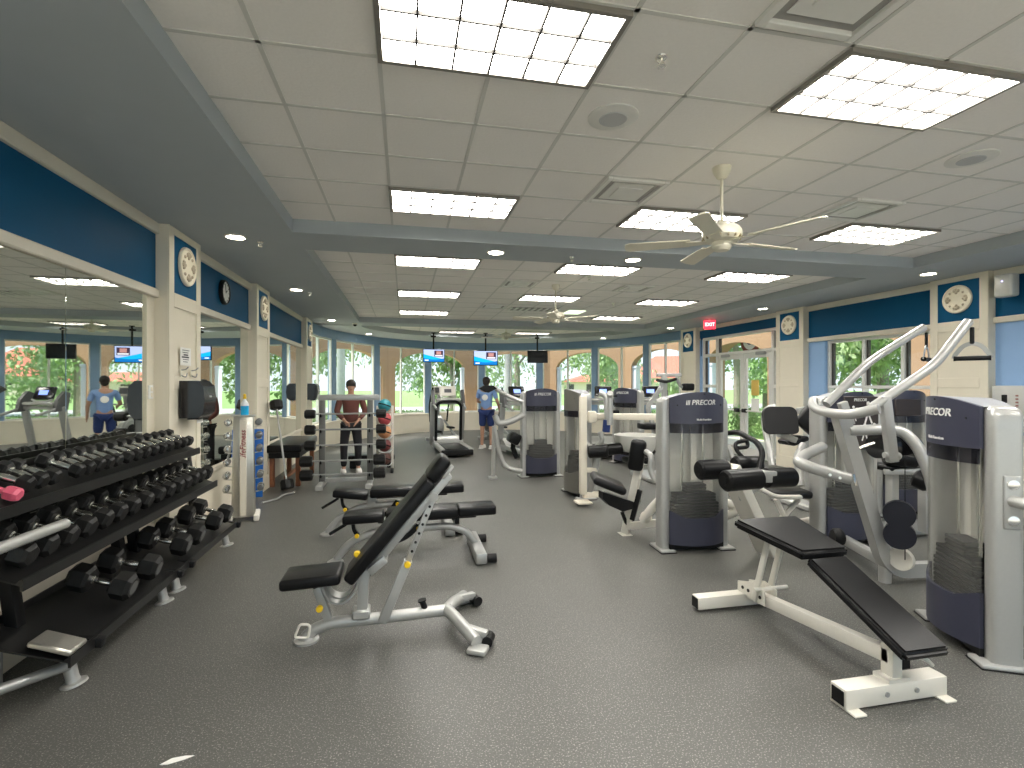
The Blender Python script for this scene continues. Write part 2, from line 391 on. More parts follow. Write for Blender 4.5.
g = G(); g.box((xd - .032, 9.52, 1.16), (.004, .25, .26)); tag(g.build('notice', paper, smooth=False), 'white notice taped below the yellow one on the glass door', 'notice')
# unseen wall behind the camera; its glazing is added to let in fill daylight
g = G(); g.box((2.55, YB - .1, 2.97), (10.2, .2, .46)); g.box((2.55, YB - .1, .15), (10.2, .2, .3)); struct(g.build('wall_back', cream, smooth=False))
g = G()
for k in range(6): g.box((-2.3 + k * 1.94, YB - .1, 1.52), (.1, .16, 2.44))
bw = struct(g.build('window_11', alum, smooth=False))
for k in range(5): pane(bw, (-2.25 + k * 1.94, YB - .1, 0), (-.41 + k * 1.94, YB - .1, 0), .3, 2.74)

# ---- bow window wall ------------------------------------------------------------------------
PA = [-69.6, -46.2, -22.4, 1.0, 25.8, 49.4, 72.3]
ends = [-90] + PA + [90]
g = G(); h = G()
for i in range(len(ends) - 1):
    for a, b_ in ((ends[i], (ends[i] + ends[i + 1]) / 2), ((ends[i] + ends[i + 1]) / 2, ends[i + 1])):
        p, q = ell(a), ell(b_)
        g.bar((p.x, p.y, .29), (q.x, q.y, .29), .2, .58, 0); g.bar((p.x, p.y, .60), (q.x, q.y, .60), .26, .05, .005)
        h.bar((p.x, p.y, 2.91), (q.x, q.y, 2.91), .2, .235, 0)
struct(g.build('wall_far', cream, smooth=False)); struct(h.build('trim_9', postb, smooth=False))
for k, a in enumerate(PA):
    p, t = ell(a), (ell(a + 1) - ell(a - 1)).normalized(); g = G()
    g.bar((p.x, p.y, .62), (p.x, p.y, 2.8), .22, .14, .006, up=t.cross(Vector((0, 0, 1)))); struct(g.build('trim_%d' % (10 + k), postb, smooth=False))
for k in range(len(ends) - 1):
    a0, a1 = ends[k], ends[k + 1]; am = (a0 + a1) / 2; g = G()
    P_ = []
    for a, b_ in ((a0, am), (am, a1)):
        p, q = ell(a), ell(b_); d = (q - p).normalized(); p = p + d * (.12 if a == a0 else 0); q = q - d * (.12 if b_ == a1 else 0); P_.append((p, q))
        for z in (.645, 2.775): g.bar((p.x, p.y, z), (q.x, q.y, z), .07, .045, .003)
        g.bar((p.x, p.y, .64), (p.x, p.y, 2.78), .04, .07, .003, up=d.cross(Vector((0, 0, 1)))); 
    q = P_[1][1]; g.bar((q.x, q.y, .64), (q.x, q.y, 2.78), .04, .07, .003, up=d.cross(Vector((0, 0, 1))))
    w = struct(g.build('window_%d' % (k + 1 if k < 7 else 10), alum, smooth=False))
    for p, q in P_: pane(w, p, q, .665, 2.755)

# ---- ceiling fittings ---------------------------------------------------------------------------
def troffer(label):
    t = thing('ceiling_light', label, 'ceiling light', (0, 0, 0), 0, 'ceiling lights'); w, d = 1.05, .535
    g = G()
    for x in (-w / 2 + .012, w / 2 - .012): g.box((x, 0, -.014), (.024, d, .028))
    for y in (-d / 2 + .012, d / 2 - .012): g.box((0, y, -.014), (w - .048, .024, .028))
    g.build('frame', mat('fixture_rim', (.30, .28, .25), .4, .5), t, smooth=False)
    g = G(); g.box((0, 0, -.006), (w - .05, d - .05, .006)); g.build('diffuser', lampm, t, smooth=False)
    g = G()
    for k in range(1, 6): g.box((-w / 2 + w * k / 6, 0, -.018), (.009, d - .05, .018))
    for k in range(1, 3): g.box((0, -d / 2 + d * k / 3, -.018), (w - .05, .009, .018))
    g.build('louver', mat('louver_cell_shade', (.085, .082, .078), .6, 0, 0, 20, 0, None, 0), t, smooth=False)  # fins coloured dark to paint in the shading of the louver cells
    return t
LX = {0: .4, 1: 2.53, 2: 4.72}
LR = [(2.22, 'nearest'), (4.35, 'second'), (6.45, 'third'), (8.78, 'fourth'), (11.08, 'fifth'), (14.95, 'sixth')]
col = ['mirror-side', 'middle', 'door-side']
first = None
def lamp(x, y, label):
    global first
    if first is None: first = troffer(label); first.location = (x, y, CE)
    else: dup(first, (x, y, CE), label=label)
for j, (y, nm) in enumerate(LR):
    for k in LX:
        if j == 5: continue
        if (j, k) == (0, 2): continue
        if (j, k) == (4, 1): continue
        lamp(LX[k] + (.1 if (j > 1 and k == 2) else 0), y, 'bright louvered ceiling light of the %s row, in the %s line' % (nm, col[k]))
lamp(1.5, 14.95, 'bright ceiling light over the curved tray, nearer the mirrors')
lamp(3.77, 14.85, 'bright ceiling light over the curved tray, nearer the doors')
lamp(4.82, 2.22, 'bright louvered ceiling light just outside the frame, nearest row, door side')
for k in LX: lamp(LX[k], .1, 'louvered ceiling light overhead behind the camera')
g = G(); g.box((0, 0, -.01), (.36, .5, .02), None, .004, 1); o = g.build('ceiling_light', emat('dim_panel', (.75, .9, .6), 1.2), smooth=False); o.location = (3.55, 10.4, CE)
tag(o, 'small dim greenish ceiling light behind the second fan', 'ceiling light')
# recessed downlights in the soffit
def can(label):
    t = thing('downlight', label, 'downlight', (0, 0, 0), 0, 'recessed downlights')
    g = G(); g.lathe([(.098, 0), (.098, -.006), (.084, -.012), (.078, -.004), (.078, 0)], n=28); g.build('rim', creamt, t)
    g = G(); g.lathe([(.0, -.001), (.078, -.001), (.078, -.005), (0, -.008)], n=28); g.build('lens', canm, t); return t
CANS = [(-1.6, 5.35, 'nearest the first pier'), (-1.6, 8.15, 'over the second pier'), (-1.6, 11.9, 'over the third pier'), (-1.0, 14.9, 'over the curved windows at the mirror end'),
        (.96, 5.4, 'in the cross beam nearer the mirrors'), (2.55, 5.4, 'in the cross beam near the big fan'), (6.6, 5.3, 'above the pier beside the wall loudspeaker'), (6.6, 8.4, 'above the pier beside the entrance'),
        (6.6, 11.8, 'above the exit sign end of the soffit'), (6.0, 14.8, 'over the curved windows at the door end')]
c0 = None
for x, y, w in CANS:
    lb = 'round recessed downlight in the grey soffit %s' % w
    if c0 is None: c0 = can(lb); c0.location = (x, y, SO)
    else: dup(c0, (x, y, SO), label=lb)
# supply vents
ventm = mat('vent_white', (.78, .77, .73), .4, .1, .03, 20); ventd = mat('vent_dark', (.36, .35, .33), .7)
def vent(label, flat=False):
    t = thing('ceiling_vent', label, 'air vent', (0, 0, 0), 0, 'ceiling vents'); w = .5
    g = G(); g.box((0, 0, -.002), (w - .03, w - .03, .004)); g.build('backing', ventd, t, smooth=False)
    g = G()
    for a in (-1, 1): g.box((a * (w / 2 - .02), 0, -.012), (.04, w, .024), None, .004, 1); g.box((0, a * (w / 2 - .02), -.012), (w - .08, .04, .024), None, .004, 1)
    g.build('frame', ventm, t, smooth=False)
    g = G(); g.box((0, 0, -.010), (w - .17, w - .17, .008), None, .003, 1); g.box((0, 0, -.016), (.2, .2, .012), None, .003, 1); g.build('diffuser_plate', ventm, t, smooth=False); return t
v0 = None
for x, y, w in ((1.71, 1.66, 'beside the nearest door-side light, overhead'), (1.73, 3.80, 'in front of the middle light of the second row'), (3.92, 3.78, 'in front of the door-side light of the second row'),
                (1.72, 7.62, 'in the middle tray, mirror side of the second fan rod'), (3.6, 7.62, 'in the middle tray, door side of the second fan rod'), (1.72, 9.95, 'deep in the middle tray, beside a long return grille')):
    lb = 'square white ceiling vent ' + w
    if v0 is None: v0 = vent(lb); v0.location = (x, y, CE)
    else: dup(v0, (x, y, CE), label=lb)
g = G(); g.box((0, 0, -.004), (1.03, .42, .008))
rt = thing('return_grille', 'long dark return air grille in the ceiling behind the second fan', 'air vent', (2.6, 10.2, CE)); g.build('backing', ventd, rt, smooth=False)
g = G()
for k in range(9): g.box((-.5 + k * .125, 0, -.012), (.05, .42, .014))
g.build('grille', ventm, rt, smooth=False)
# ceiling loudspeakers
def spk(label):
    t = thing('ceiling_speaker', label, 'loudspeaker', (0, 0, 0), 0, 'round ceiling speakers')
    g = G(); g.lathe([(0, 0), (.145, 0), (.145, -.008), (.12, -.016), (0, -.016)], n=32); g.build('rim', mat('speaker_rim', (.74, .73, .69), .6), t)
    g = G(); g.lathe([(0, -.016), (.082, -.016), (.078, -.02), (0, -.02)], n=28); g.build('grille', mat('speaker_grey', (.50, .505, .51), .6, 0, .3, 300), t); return t
s0 = spk('round ceiling loudspeaker behind the nearest mirror-side light'); s0.location = (1.18, 2.76, CE)
dup(s0, (3.8, 2.76, CE), label='round ceiling loudspeaker behind the nearest middle light')
def sprinkler(x, y, z, label):
    t = thing('sprinkler_head', label, 'sprinkler', (x, y, z), 0, 'sprinkler heads'); g = G()
    g.lathe([(0, 0), (.03, 0), (.028, -.006), (.008, -.008), (.008, -.03), (0, -.03)], n=14); g.build('flange', chrome, t)
    g = G(); g.lathe([(0, -.042), (.022, -.042), (.022, -.045), (0, -.045)], n=14); g.tube([(.008, 0, -.02), (.016, 0, -.03), (.003, 0, -.042)], .003, 6); g.tube([(-.008, 0, -.02), (-.016, 0, -.03), (-.003, 0, -.042)], .003, 6); g.build('deflector', chrome, t)
for x, y, z, w in ((1.19, 2.21, CE, 'beside the round speaker near the big bright light'), (1.83, 5.43, SO, 'between two downlights of the cross beam'), (-1.42, 5.5, SO, 'beside the downlight nearest the first pier'), (-1.45, 8.4, SO, 'beside the downlight over the second pier'),
                   (2.6, 6.95, CE, 'in the middle tray near the second fan'), (3.9, 9.1, CE, 'in the middle tray toward the doors')): sprinkler(x, y, z, 'tiny chrome ceiling sprinkler ' + w)
t = thing('dome_camera', 'small dark dome camera under the soffit near the third pier', 'security camera', (-1.15, 12.45, SO)); g = G(); g.lathe([(0, 0), (.06, 0), (.06, -.02), (.05, -.025), (0, -.025)]); g.build('base', creamt, t)
g = G(); g.ball((0, 0, -.03), .045, (1, 1, .9)); g.build('dome', gloss, t)
# ceiling fans
def fan(label, drop, r, rot):
    t = thing('ceiling_fan', label, 'ceiling fan', (0, 0, 0), rot, 'ivory ceiling fans')
    g = G(); g.lathe([(0, 0), (.065, 0), (.06, -.03), (.035, -.075), (.016, -.085), (0, -.085)], n=24); g.build('canopy', fanm, t)
    g = G(); g.cyl((0, 0, -.08), (0, 0, -drop + .09), .011); g.build('downrod', fanm, t)
    g = G(); g.lathe([(0, .10), (.03, .10), (.045, .075), (.115, .06), (.135, .03), (.135, -.01), (.115, -.035), (.07, -.045), (.07, -.06), (.0, -.06)], (0, 0, -drop), n=32); mo = g.build('motor', fanm, t)
    g = G()
    for k in range(16): a = k * PI / 8; g.box((.126 * math.cos(a), .126 * math.sin(a), -drop - .02), (.02, .008, .02), (0, 0, a))
    g.build('vent_grille', mat('fan_brown', (.30, .24, .13), .5), mo)
    g = G(); g.lathe([(0, -.055), (.06, -.055), (.066, -.08), (.05, -.105), (0, -.11)], (0, 0, -drop), n=24); g.build('switch_housing', fanm, t)
    for k in range(5):
        a = k * 2 * PI / 5; R = Matrix.Translation((0, 0, -drop - .035)) @ Matrix.Rotation(a, 4, 'Z')
        g = G(); pl = [(r * .32, -.05), (r * .95, -.062), (r * .99, -.045), (r, 0), (r * .99, .045), (r * .95, .062), (r * .32, .05)]
        g.prism(pl, -.004, .004, R @ Matrix.Rotation(math.radians(12), 4, 'X')); bl = g.build('blade', fanm, t)
        g = G(); g.add([v for v in ()], []); g.prism([(.08, -.018), (r * .36, -.035), (r * .36, .035), (.08, .018)], -.010, -.004, R @ Matrix.Rotation(math.radians(12), 4, 'X')); g.build('blade_iron', fanm, bl)
    return t
f = fan('large ivory ceiling fan nearest the camera, on a long rod', .49, .68, math.radians(8)); f.location = (2.22, 3.25, CE)
f = dup(f, (2.31, 7.64, CE), math.radians(30), 'second ivory ceiling fan, on a rod in the middle ceiling tray')
f = dup(f, (2.62, 13.2, CE - 0), math.radians(15), 'farthest ivory ceiling fan, in front of the curved windows'); 
for ch in f.children:
    if ch.name.startswith('downrod'): ch.scale.z = .45; ch.location.z = -.045
    elif not ch.name.startswith('canopy'): ch.location.z = .22

# ---- fittings on the walls -----------------------------------------------------------------------
def plaque(x, y, z, s, label):
    t = thing('wall_plaque', label, 'wall plaque', (x, y, z), -PI / 2 if s < 0 else PI / 2, 'round shell plaques')   # local -y looks into the room
    R = .185; g = G(); g.lathe([(0, 0), (R, 0), (R, .012), (R - .008, .026), (R - .022, .030), (R - .030, .020), (0, .020)], (0, 0, 0), (0, -1, 0), 40); g.build('disc', ivory, t)
    g = G()
    for k in range(8):
        a = k * PI / 4; rr = .085; c = Vector((math.cos(a) * rr, -.022, math.sin(a) * rr))
        if k % 2 == 0:
            for q in (-.35, 0, .35): g.ball(c + Vector((math.cos(a + q * 2) * .035, 0, math.sin(a + q * 2) * .035)), .022, (1, .8, 1), None, 10, 6)
            g.ball(c, .019, (1, .8, 1), None, 10, 6)
        else: g.ball(c * 1.35 - Vector((0, .022 * -.35, 0)), .016, (1, .8, 1), None, 10, 6)
    g.build('relief_pattern', MATS.get('relief_tan') or mat('relief_tan', (.50, .43, .32), .6), t)
for (a, b_), w in zip(LP, ('above the nearer towel dispenser', 'beside the small wall clock', 'on the farthest mirror-side pier')): plaque(XL, (a + b_) / 2, 2.72, 1, 'round ivory plaque on a blue square ' + w)
for (a, b_), w in zip(RP, ('beside the wall loudspeaker', 'on the pier between window and entrance', 'on the pier past the exit sign')): plaque(XR, (a + b_) / 2, 2.72, -1, 'round ivory plaque on a blue square ' + w)
t = thing('wall_clock', 'small round wall clock with dark rim on the blue band', 'clock', (LW + .012, 6.74, 2.71), PI / 2)
g = G(); g.lathe([(0, 0), (.15, 0), (.15, .03), (.138, .045), (.128, .045), (.126, .03), (0, .03)], (0, 0, 0), (0, -1, 0), 36); g.build('rim', black, t)
g = G(); g.lathe([(0, .03), (.126, .03), (.126, .033), (0, .033)], (0, 0, 0), (0, -1, 0), 36); fc = g.build('face', paper, t)
g = G()
for k in range(12): a = k * PI / 6; g.box((.105 * math.sin(a), -.035, .105 * math.cos(a)), (.006, .003, .02), (0, a, 0))
g.build('hour_marks', ink, fc)
g = G(); g.bar((0, -.036, 0), (.05, -.036, .03), .008, .003, 0); g.bar((0, -.037, -.01), (-.02, -.037, .095), .006, .003, 0); g.build('hands', ink, t)
def dispenser(x, y, z, label):
    t = thing('towel_dispenser', label, 'paper towel dispenser', (x, y, z), PI / 2, 'black towel dispensers')
    g = G(); g.prism([(0, -.17), (-.16, -.17), (-.2, -.12), (-.215, 0), (-.2, .13), (-.15, .18), (0, .18)], -.15, .15, YZ); g.build('cover', gloss, t)
    g = G(); g.box((0, -.10, -.175), (.22, .1, .02), None, .004, 1); g.build('mouth', black, t)
    g = G(); g.box((0, -.212, .03), (.05, .012, .018), None, .003, 1); g.build('badge', steel, t)
    g = G(); g.box((.03, -.11, -.2), (.14, .004, .05)); g.build('paper_tail', paper, t)
dispenser(XL, 5.40, 1.45, 'black paper towel dispenser on the first pier, under the posted sheet')
dispenser(XL, 11.72, 1.43, 'black paper towel dispenser on the farther pier behind the barbell rack')
t = thing('posted_sheet', 'white printed sheet posted on the first pier', 'notice', (XL + .002, 5.38, 1.86), PI / 2); g = G(); g.box((0, -.002, 0), (.24, .003, .17)); s_ = g.build('sheet', paper, t, smooth=False)
g = G()
for k in range(6): g.box((-.01 * (k % 2), -.005, .06 - k * .022), (.16 - .03 * (k % 3), .001, .006 if k not in (2, 3) else .013))
g.build('printed_lines', ink, s_, smooth=False)
for y, p in ((5.27, 'nearer coat hook under the posted sheet'), (5.50, 'farther coat hook under the posted sheet')):
    t = thing('coat_hook', 'thin wire ' + p, 'hook', (XL, y, 1.70), PI / 2, 'coat hooks'); g = G(); g.box((0, -.006, 0), (.03, .012, .07), None, .004, 1); g.build('plate', creamt, t)
    g = G(); g.tube([(0, -.01, .03), (.0, -.05, .035), (.0, -.07, .06)], .006, 8, .02); g.tube([(0, -.01, -.02), (0, -.05, -.04), (0, -.06, 0)], .006, 8, .02); g.build('wire', steel, t)
t = thing('light_switch', 'ivory switch plate on the wall strip beside the first pier', 'light switch', (LW, 4.97, 1.53), PI / 2); g = G(); g.box((0, -.006, 0), (.075, .012, .12), None, .005, 2); g.build('plate', paper, t)
g = G(); g.box((0, -.015, .025), (.03, .008, .035), None, .003, 1); g.box((0, -.015, -.025), (.03, .008, .035), None, .003, 1); g.build('rocker', ivory, t)
t = thing('exit_sign', 'red lit exit sign hanging from the soffit near the entrance', 'exit sign', (6.5, 9.95, SO), math.radians(-22)); g = G(); g.box((0, 0, -.13), (.24, .05, .19), None, .006, 1); g.build('housing', exitm, t)
g = G(); g.cyl((0, 0, 0), (0, 0, -.04), .02); g.build('stem', creamt, t)
g = textgeo('EXIT', .10, .002); g2 = G(); g2.add(g.v, g.f, Matrix.Translation((0, -.028, -.13)) @ Matrix.Rotation(PI / 2, 4, 'X')); g2.build('lettering', exitw, t, smooth=False, fix=False)
t = thing('wall_speaker', 'white box loudspeaker high on the blue band beside a pier', 'loudspeaker', (RW, 4.82, 2.80), -PI / 2); g = G(); g.box((0, -.09, 0), (.2, .14, .28), None, .03, 3); g.build('cabinet', alum, t)
g = G(); g.box((0, -.01, 0), (.08, .04, .1)); g.build('bracket', steel, t); g = G(); g.box((0, -.162, .05), (.016, .006, .012)); g.build('indicator', ledm, t)
t = thing('control_panel', 'grey wall control box with a small window, beside the near pier', 'control box', (RW, 4.78, 1.30), -PI / 2); g = G(); g.box((0, -.06, 0), (.36, .12, .56), None, .012, 2); g.build('housing', mat('box_grey', (.56, .56, .53), .5, .1, .03, 20), t)
g = G(); g.box((-.04, -.124, .12), (.06, .01, .1), None, .004, 1); g.build('window', gloss, t)
g = G(); [g.box((.09, -.123, .16 - k * .04), (.03, .006, .02), None, .002, 1) for k in range(6)]; g.build('buttons', mat('box_marks', (.30, .14, .12), .5), t)
# televisions on drop poles
def tv(x, y, rz, label, on, k=1., dz=.28):
    t = thing('television', label, 'television', (x, y, SO), rz, 'hanging televisions')
    g = G(); g.cyl((0, .06, 0), (0, .06, -.02), .06); g.cyl((0, .06, 0), (0, .06, -.26 - dz), .022); g.box((0, .055, -.34 - dz), (.16, .05, .16), None, .01, 1); g.box((.0, .1, -.10), (.14, .06, .05), None, .01, 1); g.build('drop_pole', black, t)
    g = G(); g.box((0, 0, -.36 - dz), (.68 * k, .06, .42 * k), None, .012, 2); g.build('cabinet', gloss, t)
    g = G(); g.box((0, -.031, -.36 - dz), (.64 * k, .004, .38 * k)); s = g.build('screen', tvon if on else mat('dark_screen', (.006, .006, .008), .12), t, smooth=False)
tvon = bpy.data.materials.new('tv_picture'); tvon.use_nodes = True; nt = tvon.node_tree; nt.nodes.remove(nt.nodes['Principled BSDF'])
tc = nt.nodes.new('ShaderNodeTexCoord'); sx = nt.nodes.new('ShaderNodeSeparateXYZ'); nt.links.new(tc.outputs['Generated'], sx.inputs[0])
def mth(op, a, b=None):
    n = nt.nodes.new('ShaderNodeMath'); n.operation = op
    for i, v in enumerate((a, b)):
        if v is None: continue
        if isinstance(v, (int, float)): n.inputs[i].default_value = v
        else: nt.links.new(v, n.inputs[i])
    return n.outputs[0]
def mixc(f, a, b):
    n = nt.nodes.new('ShaderNodeMix'); n.data_type = 'RGBA'; nt.links.new(f, n.inputs[0])
    for i, v in ((6, a), (7, b)):
        if isinstance(v, tuple): n.inputs[i].default_value = (*v, 1)
        else: nt.links.new(v, n.inputs[i])
    return n.outputs[2]
u, v = sx.outputs[0], sx.outputs[2]
wave = mth('GREATER_THAN', v, mth('ADD', .62, mth('MULTIPLY', u, -.42)))
c = mixc(wave, (.01, .40, .80), (.42, .50, .78))
low = mth('LESS_THAN', v, mth('ADD', .30, mth('MULTIPLY', mth('SINE', mth('MULTIPLY', u, 3.)), -.12))); c = mixc(low, c, (.01, .16, .48))
def rectm(u0, u1, v0, v1): return mth('MULTIPLY', mth('MULTIPLY', mth('GREATER_THAN', u, u0), mth('LESS_THAN', u, u1)), mth('MULTIPLY', mth('GREATER_THAN', v, v0), mth('LESS_THAN', v, v1)))
c = mixc(rectm(.52, .95, .42, .92), c, (.05, .03, .05)); c = mixc(rectm(.62, .85, .6, .86), c, (.45, .22, .2)); c = mixc(rectm(.56, .92, .46, .56), c, (.7, .7, .75)); c = mixc(rectm(.06, .24, .08, .16), c, (.8, .85, .95))
e = nt.nodes.new('ShaderNodeEmission'); nt.links.new(c, e.inputs[0]); e.inputs[1].default_value = 1.1; nt.links.new(e.outputs[0], nt.nodes['Material Output'].inputs[0])
tv(.78, 14.2, math.radians(3), 'hanging television with blue picture, nearest the mirrored wall', True, .88); tv(2.2, 14.0, math.radians(-8), 'hanging television with blue picture, between the other two televisions', True, 1., .34); tv(3.72, 14.1, math.radians(-8), 'hanging television with a blank dark screen', False, .86)
# ================= OUTDOORS ======================================================================
def outer(px, rx=6.75, ry=7.3):
    k = (px - 512) / FPX; dx, dy = sy_ + k * cy_, cy_ - k * sy_
    A = (dx / rx) ** 2 + (dy / ry) ** 2; B = -2 * (dx * BC[0] / rx ** 2 + dy * BC[1] / ry ** 2); Cc = (BC[0] / rx) ** 2 + (BC[1] / ry) ** 2 - 1
    t = (-B + math.sqrt(B * B - 4 * A * Cc)) / 2 / A
    return math.degrees(math.atan2((dx * t - BC[0]) / rx, (dy * t - BC[1]) / ry))
ac = [outer(p) for p in (345, 431, 512, 588, 663)]
ac = [2 * ac[0] - ac[1]] + ac + [2 * ac[-1] - ac[-2]]
pb = [(3 * ac[0] - ac[1]) / 2] + [(ac[i] + ac[i + 1]) / 2 for i in range(len(ac) - 1)] + [(3 * ac[-1] - ac[-2]) / 2]
def facet(g, p, q, pw=.26, spring=2.16, rise=.62, H=3.6, th=.28):
    w = (q - p).length; d = (q - p).normalized(); nrm = Vector((d.y, -d.x, 0)) * -1
    arc = [(pw + (w - 2 * pw) * (1 - math.cos(PI * k / 18)) / 2, spring + rise * math.sin(PI * k / 18)) for k in range(19)]
    poly = [(0, 0), (pw, 0)] + arc + [(w - pw, 0), (w, 0), (w, H), (0, H)]
    M = Matrix((( d.x, 0, nrm.x, p.x), (d.y, 0, nrm.y, p.y), (0, 1, 0, 0), (0, 0, 0, 1)))
    g.prism(poly, 0, th, M)
g = G(); gp = G()
E_ = lambda a: ell(a, 6.75, 7.3)
for i in range(len(pb) - 1): facet(g, E_(pb[i]), E_(pb[i + 1]))
pr = [3.9, 7.5, 11.1]
for i in range(2): facet(g, Vector((9.5, pr[i + 1], 0)), Vector((9.5, pr[i], 0)), .55, 2.1, .6)
facet(g, Vector((9.5, 14.6, 0)), Vector((9.5, 11.1, 0)), .45, 2.3, .6)
struct(g.build('wall_arcade', tan, smooth=False))
for i, a in enumerate(pb):
    s = 1 if a > 0 else -1; p = ell(a + s * 1.9, 6.95, 7.5)
    gp.box((p.x, p.y, 1.08), (.34, .34, 2.16), (0, 0, math.radians(-a)), .01, 1); gp.box((p.x, p.y, 2.2), (.4, .4, .09), (0, 0, math.radians(-a)), .01, 1)
struct(gp.build('trim_17', palecol, smooth=False))
# paving, lawn, road
g = G(); g.prism([(-5.5, 11), (7.7, 11), (7.7, 2), (10.2, 2), (10.2, 15)] + [tuple(ell(a, 7.6, 8.2)[:2]) for a in range(75, -91, -5)], -.2, -.03); struct(g.build('path_arcade', stucco, smooth=False))
g = G(); g.box((2.5, -8.4, -.1), (24, 12, .1)); struct(g.build('bounce_apron', stucco, smooth=False))  # added pale apron, bounces sunlight up through the rear glazing to the ceiling
g = G(); g.box((20, 60, -.12), (180, 140, .1)); struct(g.build('ground', grassm, smooth=False))
g = G(); g.box((8, 33.5, -.05), (120, 6, .06)); struct(g.build('road', asphalt, smooth=False))
def leaves(g, c, r, n, size, sc=(1, 1, 1)):
    for _ in range(n):
        d = Vector((random.gauss(0, 1), random.gauss(0, 1), random.gauss(0, 1))).normalized() * r * (random.random() ** .4)
        p = Vector(c) + Vector((d.x * sc[0], d.y * sc[1], d.z * sc[2])); s = size * random.uniform(.6, 1.3)
        R = Euler((random.uniform(0, 6), random.uniform(0, 6), random.uniform(0, 6))).to_matrix()
        g.add([p + R @ Vector(v) for v in ((-s, 0, 0), (0, -s * .45, s * .1), (s, 0, 0), (0, s * .45, s * .1))], [(0, 1, 2, 3)])
def tree(x, y, h, r, m, label, n=3600, name='tree'):
    t = thing(name, label, 'tree', (x, y, -.07), 0, 'trees outside')
    g = G(); g.tube([(0, 0, 0), (.05, .1, h * .35), (-.1, 0, h * .6), (0, 0, h * .85)], [.16 * h / 5, .12 * h / 5, .09 * h / 5, .03], 8)
    for k in range(5): a = k * 1.26; g.tube([(0, 0, h * (.38 + .06 * k)), (math.cos(a) * r * .35, math.sin(a) * r * .35, h * (.58 + .05 * k)), (math.cos(a) * r * .75, math.sin(a) * r * .75, h * (.7 + .05 * k))], [.07, .05, .02], 6)
    g.build('trunk', bark, t)
    g = G()
    for k in range(12):
        a = random.uniform(0, 6.3); q = random.uniform(.1, .8) * r
        leaves(g, (math.cos(a) * q, math.sin(a) * q, h * random.uniform(.22 if k % 2 else .5, .92)), r * random.uniform(.42, .62), n // 12, .13, (1, 1, .85))
    g.build('foliage', m, t, smooth=False, fix=False)
def palm(x, y, h, label):
    t = thing('palm_tree', label, 'palm', (x, y, -.07), 0, 'trees outside'); g = G(); g.tube([(0, 0, 0), (.05, 0, h * .5), (0, .05, h)], [.2, .17, .15], 12); g.build('trunk', mat('palm_bark', (.46, .47, .48), .9, 0, .2, 6, .4), t)
    g = G()
    for k in range(14):
        a = k * .45; e = random.uniform(-.3, .9); pts = [Vector((math.cos(a) * s, math.sin(a) * s, h + e * s - .22 * s * s)) for s in (0, .5, 1., 1.5, 1.9)]
        for i in range(4):
            for j in range(5):
                p = pts[i].lerp(pts[i + 1], j / 5); sd = Vector((-math.sin(a), math.cos(a), -.35))
                for s in (-1, 1): q = p + Vector((sd.x * s, sd.y * s, sd.z)) * .35; g.add([p, p + Vector((math.cos(a), math.sin(a), 0)) * .06, q], [(0, 1, 2)])
    g.build('fronds', leaf, t, smooth=False, fix=False)
TREES = [(-5.2, 27, 6.0, 2.6, leaf2, 'leafy tree past the arch at the mirror end of the bow'), (-.9, 30, 6.5, 2.8, leaf2, 'pale bushy tree seen behind the barbell rack'), (2.3, 25.5, 4.6, 1.8, leaf, 'dark dense tree behind the nearer blue television'),
         (6.4, 29, 7.0, 3., leaf2, 'light green tree filling the arch behind the middle television'), (10.4, 27, 6.4, 2.8, leaf2, 'light green spreading tree beside the blank television'), (13.2, 31, 4.2, 2.0, leaf2, 'green tree in the arch behind the weight machines'),
         (13.2, 23.0, 1.9, 1.0, leaf2, 'small low tree in front of the red-roofed house'), (16.6, 23.0, 6.5, 2.0, leaf, 'shade tree seen through the glass entrance doors'), (19.5, 24.5, 7, 2.8, leaf2, 'spreading tree further out past the entrance doors'),
         (14.2, 15.2, 5.6, 1.7, leaf2, 'tree beyond the side window, nearer the entrance'), (15.2, 12.0, 6, 1.9, leaf, 'tree beyond the side window, behind the cable machine'), (19.5, 17.5, 8, 2.8, leaf, 'large tree further out beyond the side window'),
         (21, 10.5, 8, 3., leaf2, 'big tree far out beyond the side window'), (16.6, 17.2, 6.5, 2.4, leaf2, 'broad tree between the side window and the entrance view'), (18.5, 14.2, 7, 2.6, leaf, 'deep green tree behind the side window hedge'), (-10, 23, 7, 3, leaf, 'tree outside at the mirror end of the building')]
for a in TREES: tree(*a, n=4200 if a[0] > 13 and a[1] < 18 else 3600)
palm(4.35, 21.6, 5.2, 'tall palm trunk standing outside the bow between two televisions'); palm(12.0, 19.4, 5.4, 'palm outside the arch at the door end of the bow'); palm(-2.7, 22.6, 5., 'palm outside the arch behind the barbell rack')
